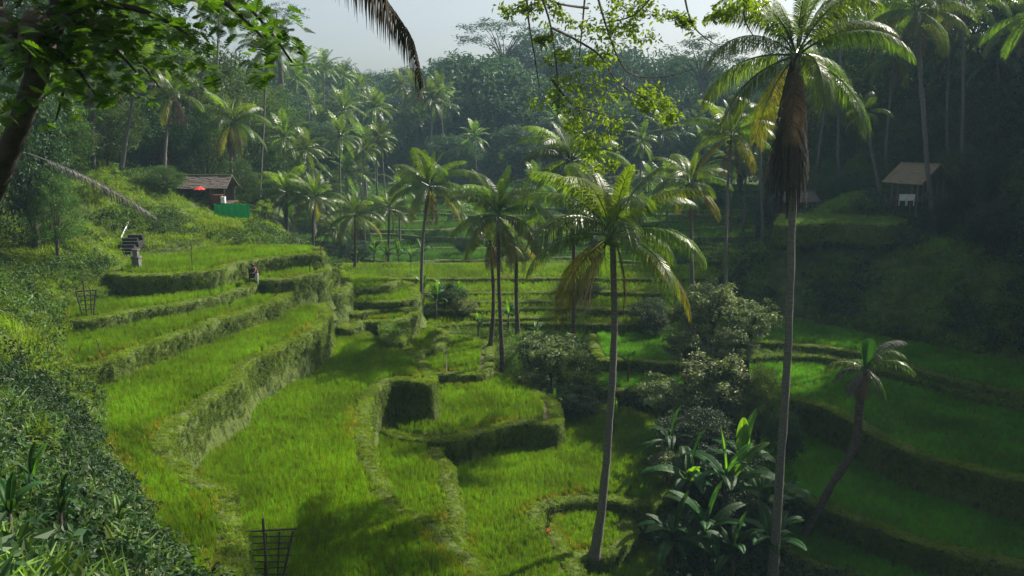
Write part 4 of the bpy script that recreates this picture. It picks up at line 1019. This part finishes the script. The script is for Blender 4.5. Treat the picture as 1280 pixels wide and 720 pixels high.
def steps():
    b = at(147, 331, 64.2); t = empty('stone_steps', b, 'dark stone steps climbing the left bank beside the top paddy', 'steps')
    for k in range(9):
        A = Acc(); A.box((.06*k*(-1)**k*.3, .42*k, .11+.22*k), (1.55-.04*k, .5, .24)); A.box((0, .42*k+.1, .0+.22*k-.3), (1.45, .4, .6)); A.obj('step', M['stone_dark'], t)
    p = hit(172, 339); A = Acc(); A.box((0, 0, .5), (.5, .5, 1.0)); A.box((0, 0, 1.06), (.62, .62, .12)); A.box((0, 0, 1.35), (.34, .34, .46)); A.box((0, 0, 1.62), (.46, .46, .08)); A.tube([(0, 0, 1.66), (0, 0, 1.9)], [.15, .03], 4)
    o = A.obj('stone_shrine', M['stone']); o.location = (p.x, p.y, p.z-.05); tag(o, 'small grey stone shrine at the foot of the steps', 'shrine')
    rl = empty('handrail', at(152, 304, 69), 'white handrail slanting up beside the dark steps', 'rail'); e = at(163, 281, 72)-at(152, 304, 69)
    A = Acc(); A.tube([(0, 0, .5), tuple(e+Vector((0, 0, .5)))], .05, 6); A.obj('rail', M['white'], rl)
    for k in range(6): q = e*(k/5); A = Acc(); A.tube([tuple(q+Vector((0, 0, -.7))), tuple(q+Vector((0, 0, .5)))], .04, 6); A.obj('post', M['white'], rl)
M['stone_dark'] = matt('dark_steps', (.012, .013, .011), (.045, .046, .038), 5, .9)
steps()
def right_hut():
    Y = 79; c = at(1146, 248, Y); b = Vector((c.x, Y, c.z)); t = empty('shingled_hut', b, 'open hut with a brown shingle roof in the shade of the right slope', 'hut', None, math.radians(-56))
    w, d, h = 2.9, 4.8, 1.9
    A = Acc(); gable(A, w, d, 1.45, .55, .12, 10, h); A.obj('roof', M['tile'], t)
    for x in (-w/2+.15, -.7, .7, w/2-.15):
        for y in (-d/2+.15, d/2-.15): A = Acc(); A.tube([(x, y, -1.5), (x, y, h+.05)], .08, 8); A.obj('post', M['wood_lit'], t)
    for sx in (-1, 1):
        A = Acc()
        for i in range(12):
            y = -d/2+.2+i*(d-.4)/11; A.box((sx*(w/2+.02), y, h+.72*max(.05, 1-abs(y)/(d/2))), (.04, (d-.4)/11*.95, 1.44*max(.05, 1-abs(y)/(d/2))))
        A.obj('gable_end', M['wood'], t)
    A = Acc()
    for i in range(16): A.box((-w/2+.15+i*(w-.3)/15, d/2, h/2), (.27, .04, h))
    A.obj('back_wall', M['wood'], t)
    A = Acc(); A.box((0, 0, -.08), (w+.4, d+.4, .16)); A.obj('floor', M['wood'], t)
    for k in range(2):
        q = at(1129+10*k, 245.5, Y-2.6); A = Acc(); A.box((0, 0, 0), (.72, .05, .42)); A.box((0, .02, -.3), (.6, .03, .2)); A.box((-.32, .03, -.45), (.05, .05, .9)); A.box((.32, .03, -.45), (.05, .05, .9)); o = A.obj('notice_board', M['white']); o.location = q
        tag(o, ('left' if k == 0 else 'right')+' one of two blank white boards in front of the shingled hut', 'board', 'white boards at the shingled hut')
    q = at(1163, 247, Y-1.5); A = Acc(); A.box((0, 0, .1), (1.0, .6, .08)); A.box((-.4, 0, -.35), (.07, .5, .85)); A.box((.4, 0, -.35), (.07, .5, .85)); A.box((0, .28, .35), (1.0, .05, .4)); o = A.obj('bench', M['stone']); o.location = q; tag(o, 'small grey bench under the right eave of the shingled hut', 'bench')
M['wood_lit'] = matt('lit_wood', (.10, .085, .07), (.2, .17, .14), 8, .8, (1, 1, 4))  # lighter copy of the dark wood, light put into its colour
right_hut()
def dark_hut():
    Y = 88; c = at(992, 268, Y); b = Vector((c.x, Y, c.z)); t = empty('lean_to_hut', b, 'small dark hut half hidden behind the tallest palm trunk', 'hut', None, math.radians(12))
    w, d, h = 3.6, 2.6, 1.7
    A = Acc(); gable(A, w, d, .8, .35, .14, 7, h); A.obj('roof', M['thatch'], t)
    for x in (-w/2+.1, 0, w/2-.1):
        for y in (-d/2+.1, d/2-.1): A = Acc(); A.tube([(x, y, -1.6), (x, y, h)], .06, 8); A.obj('post', M['wood'], t)
    A = Acc()
    for i in range(13): A.box((-w/2+.1+i*(w-.2)/12, d/2, h/2), (.26, .03, h))
    A.obj('back_wall', M['wood'], t)
    A = Acc(); A.box((0, 0, -.05), (w, d, .1)); A.obj('floor', M['wood'], t)
    A = Acc(); A.box((0, -d/2-.02, .6), (w-.2, .04, .06)); A.box((0, -d/2-.02, .3), (w-.2, .04, .05)); A.obj('railing', M['wood_lit'], t)
    q = at(1066, 271, 78); z = ground(q.x, q.y); t = empty('bench', (q.x, q.y, q.z-.45), 'small wooden bench alone on the right slope between the huts', 'bench')
    A = Acc(); A.box((0, 0, .45), (1.5, .4, .07)); A.obj('seat', M['wood_lit'], t)
    for x in (-.65, .65):
        for y in (-.15, .15): A = Acc(); A.box((x, y, -.0), (.07, .07, .84)); A.obj('leg', M['wood_lit'], t)
dark_hut()

def rack(px, py, wpx, slats, h, label, tilt, mirror=1, ground_z=None, pole=True):
    """slatted bamboo rack: two rails that spread upwards, slats across, one upright pole"""
    b = hit(px, py); t = empty('bamboo_rack', b, label, 'rack'); w = wpx/1005*b.y
    for sg in (-1, 1):
        A = Acc(); x0, x1 = (sg*w*.22, sg*w*.5); A.tube([(x0, 0, -.2), (x1, tilt*h, h)], .045, 7, True, .05); A.obj('rail', M['bamboo'], t)
    A = Acc(); A.tube([(-w*.10, .05, -.2), (-w*.08, tilt*h+.05, h*.95)], .035, 7); A.obj('rail', M['bamboo'], t)
    A = Acc(); A.tube([(w*.16, .05, -.2), (w*.2, tilt*h+.05, h*.97)], .035, 7); A.obj('rail', M['bamboo'], t)
    for k in range(slats):
        u = .12+.88*k/(slats-1); hw = w*(.22+.28*u)*1.06; z = h*u; dz = random.uniform(-.03, .03)+.05*u
        A = Acc(); A.tube([(-hw-random.uniform(0, .1), tilt*z+.08, z-dz), (hw+random.uniform(0, .12), tilt*z+.07, z+dz)], .028 if k < slats-1 else .045, 6, True, .05); A.obj('slat', M['bamboo'], t)
    if pole:
        A = Acc(); A.tube([(0, -.12, -.2), (0, -.1, h*.5), (.0, -.1, h*1.42)], .05, 8, True, .04); A.obj('pole', M['bamboo'], t)
    return t
rack(336, 738, 66, 9, 2.05, 'near slatted bamboo rack with an upright pole at the bottom edge', .25)
rack(110, 397, 26, 6, 1.7, 'distant slatted bamboo rack standing on the path of the upper left paddy', .05, pole=True)
for i, (px, py, y0, lean, lab) in enumerate([(241,340,300,0,'thin upright stick in the top left paddy'),(129,449,422,-.25,'leaning stick, rightmost of three at the lower left paddy edge'),(100,447,432,0,'short stick in the middle of three at the lower left paddy edge'),(66,458,433,-.2,'leftmost of three sticks at the lower left paddy edge'),
        (558,468,432,.02,'pale stake between two small paddies left of the dark palms'),(402,330,300,0,'thin stake at the end of the top left paddy')]):
    b = hit(px, py); H = (py-y0)/1005*b.y; A = Acc(); A.tube([(0, 0, -.2), (lean*H*.5, 0, H*.5), (lean*H+.02, 0, H)], [.04, .035, .025], 6, True, .05); A.tube([(lean*H*.7, 0, H*.7), (lean*H*.7+.1, 0, H*.8)], [.02, .01], 5); o = A.obj('bamboo_stick', M['bamboo'] if i != 4 else M['bamboo_pale']); o.location = b; tag(o, lab, 'stick')

def person(loc, label, pose, sc=1., rz=0, parts=()):
    """one skinned figure; joints in metres"""
    J = {'pelvis': (0, 0, .92), 'spine': (0, .0, 1.15), 'chest': (0, .02, 1.35), 'neck': (0, .0, 1.5), 'head': (0, -.02, 1.6), 'crownp': (0, -.02, 1.74),
         'hl': (.1, 0, .9), 'kl': (.11, -.02, .5), 'al': (.11, .02, .08), 'tl': (.11, -.16, .03), 'hr': (-.1, 0, .9), 'kr': (-.11, -.02, .5), 'ar': (-.11, .02, .08), 'tr': (-.11, -.16, .03),
         'sl': (.18, 0, 1.42), 'el': (.24, .02, 1.14), 'wl': (.22, -.14, .94), 'fl': (.21, -.2, .86), 'sr': (-.18, 0, 1.42), 'er': (-.24, .02, 1.14), 'wr': (-.22, -.14, .94), 'fr': (-.21, -.2, .86)}
    J.update(pose)
    E = [('pelvis', 'spine'), ('spine', 'chest'), ('chest', 'neck'), ('neck', 'head'), ('head', 'crownp'), ('pelvis', 'hl'), ('hl', 'kl'), ('kl', 'al'), ('al', 'tl'), ('pelvis', 'hr'), ('hr', 'kr'), ('kr', 'ar'), ('ar', 'tr'),
         ('chest', 'sl'), ('sl', 'el'), ('el', 'wl'), ('wl', 'fl'), ('chest', 'sr'), ('sr', 'er'), ('er', 'wr'), ('wr', 'fr')]
    Rd = dict(pelvis=.145, spine=.13, chest=.15, neck=.06, head=.095, crownp=.075, hl=.10, kl=.065, al=.045, tl=.04, sl=.07, el=.05, wl=.035, fl=.035)
    for k_ in ('h', 'k', 'a', 't', 's', 'e', 'w', 'f'): Rd[k_+'r'] = Rd[k_+'l']
    ks = list(J); me = bpy.data.meshes.new('person'); me.from_pydata([J[k_] for k_ in ks], [(ks.index(a_), ks.index(b_)) for a_, b_ in E], [])
    o = link(bpy.data.objects.new('person', me)); md = o.modifiers.new('skin', 'SKIN'); md.use_smooth_shade = True
    for i, k_ in enumerate(ks):
        v = me.skin_vertices[0].data[i]; v.radius = (Rd[k_], Rd[k_]*(.8 if k_ in ('chest', 'spine') else 1)); v.use_root = k_ == 'pelvis'
    o.modifiers.new('sub', 'SUBSURF').levels = 1; o.modifiers['sub'].render_levels = 2
    # one continuous body, coloured by height: shirt above, trousers below, skin on head and hands
    m, nt, N, L = nodes('clothed_figure'); tc = N.new('ShaderNodeTexCoord'); sp = N.new('ShaderNodeSeparateXYZ'); L.new(tc.outputs['Object'], sp.inputs[0])
    cr = N.new('ShaderNodeValToRGB'); cr.color_ramp.interpolation = 'CONSTANT'; e = cr.color_ramp.elements; e[0].position = 0; e[0].color = (.06, .04, .03, 1); e[1].position = .05; e[1].color = parts[0]
    n1 = e.new(J['pelvis'][2]/2+.01); n1.color = parts[1]; n2 = e.new((J['neck'][2]-.0)/2); n2.color = (.24, .13, .08, 1)
    dv = N.new('ShaderNodeMath'); dv.operation = 'MULTIPLY'; dv.inputs[1].default_value = .5; L.new(sp.outputs[2], dv.inputs[0]); L.new(dv.outputs[0], cr.inputs[0])
    p = N.new('ShaderNodeBsdfPrincipled'); p.inputs['Roughness'].default_value = .8; L.new(cr.outputs[0], p.inputs['Base Color']); ou = N.new('ShaderNodeOutputMaterial'); L.new(p.outputs[0], ou.inputs[0]); me.materials.append(m)
    h = J['head']; c = J['crownp']; A = Acc(); A.tube([(h[0], h[1]+.03, h[2]-.03), (h[0], h[1]+.03, h[2]+.06), (c[0], c[1]+.02, c[2]), (c[0], c[1]+.01, c[2]+.06), (c[0], c[1], c[2]+.085)], [.08, .115, .115, .08, .02], 12)
    A.obj('hair', M['hair'], o, True)
    for nm, A2, mt in (('eyes', [((.035, -.105, 1.67)), ((-.035, -.105, 1.67))], 'black'),):
        A = Acc()
        for q in A2: A.tube([(q[0]-J['head'][0]*0+J['head'][0], q[1]+J['head'][1]+.02, q[2]-1.6+J['head'][2]), (q[0]+J['head'][0], q[1]+J['head'][1], q[2]-1.6+J['head'][2])], .012, 6)
        A.obj(nm, M[mt], o)
    o.location = loc; o.scale = (sc, sc, sc); o.rotation_euler.z = rz; tag(o, label, 'person'); return o
b = hit(322, 357)
person(b, 'person in a brown shirt and pale trousers stooping on the paddy path', {'chest': (0, -.10, 1.28), 'neck': (0, -.2, 1.4), 'head': (0, -.26, 1.48), 'crownp': (0, -.32, 1.6), 'spine': (0, -.02, 1.12), 'sl': (.18, -.12, 1.34), 'sr': (-.18, -.12, 1.34),
    'el': (.3, -.22, 1.1), 'wl': (.34, -.4, 1.0), 'fl': (.35, -.46, .96), 'er': (-.27, -.2, 1.08), 'wr': (-.27, -.38, .96), 'fr': (-.27, -.45, .92), 'kr': (-.12, -.12, .5), 'ar': (-.11, .1, .08), 'tr': (-.11, -.06, .03)}, 1, -1.0, ((.5, .5, .52, 1), (.22, .09, .08, 1)))
A = Acc(); A.box((0, 0, .55), (.6, .05, .75)); A.box((-.25, 0, .1), (.05, .05, .5)); A.box((.25, 0, .1), (.05, .05, .5)); A.box((0, -.03, .9), (.64, .03, .05)); o = A.obj('black_panel', M['black']); b2 = hit(316.5, 357); o.location = b2+Vector((0, .05, .35)); tag(o, 'dark square panel on legs held beside the stooping person', 'panel')
def flower(px, py):
    b = hit(px, py); t = empty('flowering_plant', b, 'spindly plant with white tufts and one orange flower by the lower paddy', 'plant'); H = 2.3
    A = Acc(); r = random.Random(5)
    tips = []
    for k in range(7):
        a = r.uniform(0, 6.28); e = (.35*math.cos(a), .35*math.sin(a), H*r.uniform(.5, 1)); A.tube(bez((0, 0, 0), (e[0]*.2, e[1]*.2, e[2]*.6), e, 6), [.02, .018, .015, .012, .01, .006], 5); tips.append(e)
    A.obj('stem', M['bark_dark'], t)
    leaf_cloud(np.array(tips), .22, 22, .14, 8, .6, .3).obj('leaves', M['pale'], t)
    A = leaf_cloud(np.array([(.05, -.1, .45)]), .14, 30, .13, 9, 1, .5); A.obj('flower', M['orange'], t)
flower(684, 672)

# ------------------------------------------------------------------ near leaves framing the view
def lobed(n, seed):
    """one lobed leaf per position, as a cluster"""
    A = Acc(); r = random.Random(seed)
    for _ in range(n):
        L = r.uniform(.26, .44); yaw = r.uniform(0, 6.28); e = r.uniform(-.9, .5); ro = r.uniform(-.6, .6)
        m = (Matrix.Rotation(yaw, 4, 'Z') @ Matrix.Rotation(-e, 4, 'Y') @ Matrix.Rotation(ro, 4, 'X'))
        off = m @ Vector((r.uniform(.05, .25), 0, 0)); V = []; Q = []
        for k in range(6):
            s = .15+k*.14; ln = L*.42*math.sin(math.pi*min(1, .22+k*.14)); z = -.25*L*s*s
            for sg in (-1, 1):
                i = len(V); V += [(L*s, 0, z), (L*(s+.06), sg*ln, z+ln*.15), (L*(s+.16), sg*ln*.85, z+ln*.1), (L*(s+.15), 0, z-.02*L)]
                Q.append([i, i+1, i+2, i+3])
        i = len(V); V += [(0, -.006, 0), (0, .006, 0), (L*1.0, .004, -.25*L), (L*1.0, -.004, -.25*L)]; Q.append([i, i+1, i+2, i+3])
        V = np.array(V)@np.array(m.to_3x3()).T+np.array(tuple(off)); A.add(V, Q)
    return A
def leaning_tree():
    P = [at(-70, 330, 10.5), at(-20, 260, 10.3), at(0, 215, 10.2), at(22, 160, 10.1), at(42, 105, 10), at(62, 50, 10), at(80, -10, 10), at(105, -90, 10)]
    b = Vector((P[0].x-.5, P[0].y, ground(P[0].x-.5, P[0].y))); P = [b]+P
    t = empty('leaning_tree', b, 'near dark leaning tree with lobed leaves at the top left corner', 'tree')
    C_ = catmull(np.array([tuple(p-b) for p in P]), .15, False)
    A = Acc(); A.tube(C_, np.linspace(.19, .11, len(C_)), 12, False, .04)
    br = []
    S_ = at(70, 20, 10)-b; S2 = at(60, 60, 10)-b; S3 = at(95, -60, 10)-b
    for src, c, e in ((S_, (160,-20,9.5), (250,55,9)), (S3, (240,-60,9), (340,60,8.6)), (S3, (220,-80,9.5), (300,20,9)), (S_, (120,30,9.4), (170,90,9)), (S2, (40,20,9), (30,110,8.6)), (S_, (130,10,10.5), (200,110,10.6)), (S3, (150,-60,10.5), (180,30,11)),
                      (S2, (90,70,9.5), (120,120,9.2)), (S3, (60,-60,9), (20,10,8.8)), (S3, (120,-90,10), (130,10,9.6)), (S3, (260,-90,10), (365,78,9.8)), (S2, (100,50,11), (70,150,11.5))):
        Bz = bez(S_*0+src, at(*c)-b, at(*e)-b, 12); A.tube(Bz, np.linspace(.06, .012, 12), 6, False); br.append(Bz)
    A.obj('trunk', M['bark_shaded'], t, True)
    F = Acc(); r = random.Random(3); cl = [lobed(7, s_) for s_ in range(6)]
    for Bz in br:
        for k in range(3, 12):
            for _ in range(2):
                p = Bz[k]+np.array([r.gauss(0, .24), r.gauss(0, .35), r.gauss(0, .17)]); F.addacc(r.choice(cl), Matrix.Translation(p) @ Matrix.Rotation(r.uniform(0, 6.28), 4, 'Z') @ Matrix.Scale(r.uniform(.35, .62), 4))
    F.obj('crown', M['nearleaf'], t)
    for px, py, rx, rz in ((47, 48, .2, .36), (5, 38, .16, .26)):
        c = at(px, py, 9.7)-b; B = Acc(); zs = np.linspace(-1, 1, 11)
        B.tube([(0, 0, z*rz) for z in zs], [max(.02, rx*math.sqrt(max(0, 1-z*z))*(1-.12*z)) for z in zs], 14, True, .03); B.tube([(0, 0, rz*.9), (.05, 0, rz+.3)], .02, 5)
        o = B.obj('hanging_fruit', M['bark_dark'], t, True); o.location = c
leaning_tree()
# bright-leaved hanging branches from a tree standing right of the picture
def hanging_tree():
    b = Vector((15, 14, ground(15, 14))); t = empty('overhanging_tree', b, 'bright-leaved tree hanging its dark twigs in from the top centre', 'tree')
    A = Acc(); A.tube(bez((0, 0, -.3), (-.5, 1, 16), (-2, 3, 11.5+(-b.z)), 16), np.linspace(.32, .2, 16), 10, False, .04)
    hub = np.array([-2, 3, 11.5-b.z]); tw = []
    top = lambda px, py, Y: np.array(tuple(at(px, py, Y)-b))
    for c, e in (((900,-420,20), (655,-60,22)), ((880,-380,21), (735,-50,23)), ((1000,-300,19), (850,-40,23)), ((1000,-250,18), (940,-30,20))):
        Bz = bez(hub, top(*c), top(*e), 12); A.tube(Bz, np.linspace(.12, .04, 12), 6, False); tw.append(Bz[-1])
    paths = [[(655,-60,22),(660,20,22),(668,70,22),(675,115,22)], [(655,-60,22),(685,20,22),(694,70,22),(700,140,22)], [(735,-50,23),(728,30,23),(722,90,23)], [(735,-50,23),(760,40,23),(785,90,23),(830,96,23),(870,85,23)],
             [(690,35,22),(720,50,22),(750,70,22.3),(770,100,22.5),(800,120,22.5),(830,135,22.5)], [(735,10,23),(700,5,22),(670,-5,22),(640,10,22)], [(850,-40,23),(865,30,23),(900,60,23)], [(850,-40,23),(820,-10,23),(790,20,23),(745,30,23)], [(940,-30,20),(930,20,20),(945,50,20)], [(690,100,22),(715,130,22.3),(745,140,22.5),(770,150,22.5)]]
    F = Acc(); r = np.random.default_rng(5)
    for pth in paths:
        C_ = catmull(np.array([top(*q) for q in pth]), .15, False); A.tube(C_, np.linspace(.04, .014, len(C_)), 5, False)
    A.obj('trunk', M['bark_dark'], t)
    spots = [(655,-60,22,.7),(735,-50,23,.7),(850,-45,23,.8),(940,-35,20,.7),(705,100,22,.75),(735,100,22,.7),(715,130,22,.7),(745,125,22.3,.6),(760,150,22.5,.55),(725,160,22.3,.6),(700,125,22,.5),(745,175,22.5,.5),(640,12,22,.35),(665,8,22,.35),(690,8,22,.35),(770,35,23,.5),(745,40,23,.55),(760,60,23,.45),(785,25,23,.5),(800,45,23,.4),(720,30,22.5,.4),
             (815,15,23,.5),(740,70,23,.35),(810,120,22.5,.35),(830,130,22.5,.4),(840,145,22.5,.25),(800,130,22.5,.3),(920,10,20,.45),(945,8,20,.4),(900,25,20,.3),(860,30,23,.3),(845,20,23,.3),(705,70,22,.3),(750,200,22.5,.4),(735,190,22.5,.4),(770,10,23,.5),(800,0,23,.5),(680,50,22,.2)]
    F_ = [leaf_cloud(top(px, py, Y)+r.normal(0, rad*.6, (9, 3))*[1, 1, .6], rad*.4, 15, .15, i, .6, .5) for i, (px, py, Y, rad) in enumerate(spots)]
    for a in F_: F.addacc(a)
    F.obj('crown', M['bright'], t)
hanging_tree()
# palm behind the viewer whose frond tip hangs into the sky
def overhead_palm():
    b = Vector((-3, -2.5, ground(-3, -2.5))); t = empty('overhead_palm', b, 'palm above the viewer whose dark frond tip hangs against the sky at the top', 'palm')
    c = Vector((-2.2, 1.8, 5.2)); trunk_acc(Vector(), c-b, .22, .13, (0, -.6)).obj('trunk', M['bark_dark'], t, True)
    tip = [c, Vector((-2.0, 4.5, 5.0)), at(400, -120, 7.2), at(480, 0, 8), at(513, 50, 8.1), at(528, 112, 8.2)]
    C_ = catmull(np.array([tuple(p-b) for p in tip]), .03, False); A = Acc(); A.tube(C_, np.linspace(.04, .006, len(C_)), 5, False)
    r = random.Random(2)
    for i in range(40, len(C_)-1):
        for sg in (-1, 1):
            u = i/len(C_); ln = .72*(1-.7*max(0, u-.6)/.4)*r.uniform(.8, 1.1); T = C_[i+1]-C_[i]; T /= np.linalg.norm(T); w = T*.014
            p = C_[i]; q = p+np.array([sg*.10, r.uniform(-.08, .08), -.02])*ln+T*.1*ln; q2 = q+np.array([sg*.05, r.uniform(-.05, .05), -.55])*ln; q3 = q2+np.array([0, 0, -.42])*ln
            A.add([p-w, p+w, q-w, q+w, q2-w*.8, q2+w*.8, q3-w*.1, q3+w*.1], [[0, 1, 3, 2], [2, 3, 5, 4], [4, 5, 7, 6]])
    A.obj('dead_or_backlit_frond', M['fibre'], t)  # dark fibre colour stands for the frond's backlit silhouette
    for i, (yaw, cls) in enumerate(((3.6, 2), (4.3, 3), (5.0, 2), (2.6, 3), (3.1, 1), (5.6, 4))):
        o = link(bpy.data.objects.new('frond', frond_mesh(cls, i % 3, 'palm')), t); o.location = c-b; o.rotation_euler.z = yaw
overhead_palm()
# bleached fallen frond on the left bank
a, R = frond(9.0, -.25, .35, 46, .12, 1.1, .7, .6, 1.4, 77, .07); a.addacc(R)
o = a.obj('fallen_frond', M['palm_grey']); p = at(35, 192, 54); o.location = p; o.rotation_euler = (0, .12, .1)
tag(o, 'bleached grey dead frond drooping down the left bank', 'frond')

# ------------------------------------------------------------------ haze
def haze():
    A = Acc(); A.box((0, 280, 17), (830, 710, 126)); o = A.obj('haze', None); o.data.materials.clear()
    m, nt, N, L = nodes('valley_haze'); v = N.new('ShaderNodeVolumePrincipled'); v.inputs['Color'].default_value = (.5, .80, 1, 1)
    v.inputs['Density'].default_value = .00033; v.inputs['Anisotropy'].default_value = .1
    ou = N.new('ShaderNodeOutputMaterial'); L.new(v.outputs[0], ou.inputs['Volume']); o.data.materials.append(m); tag(o, kind='stuff')
haze()
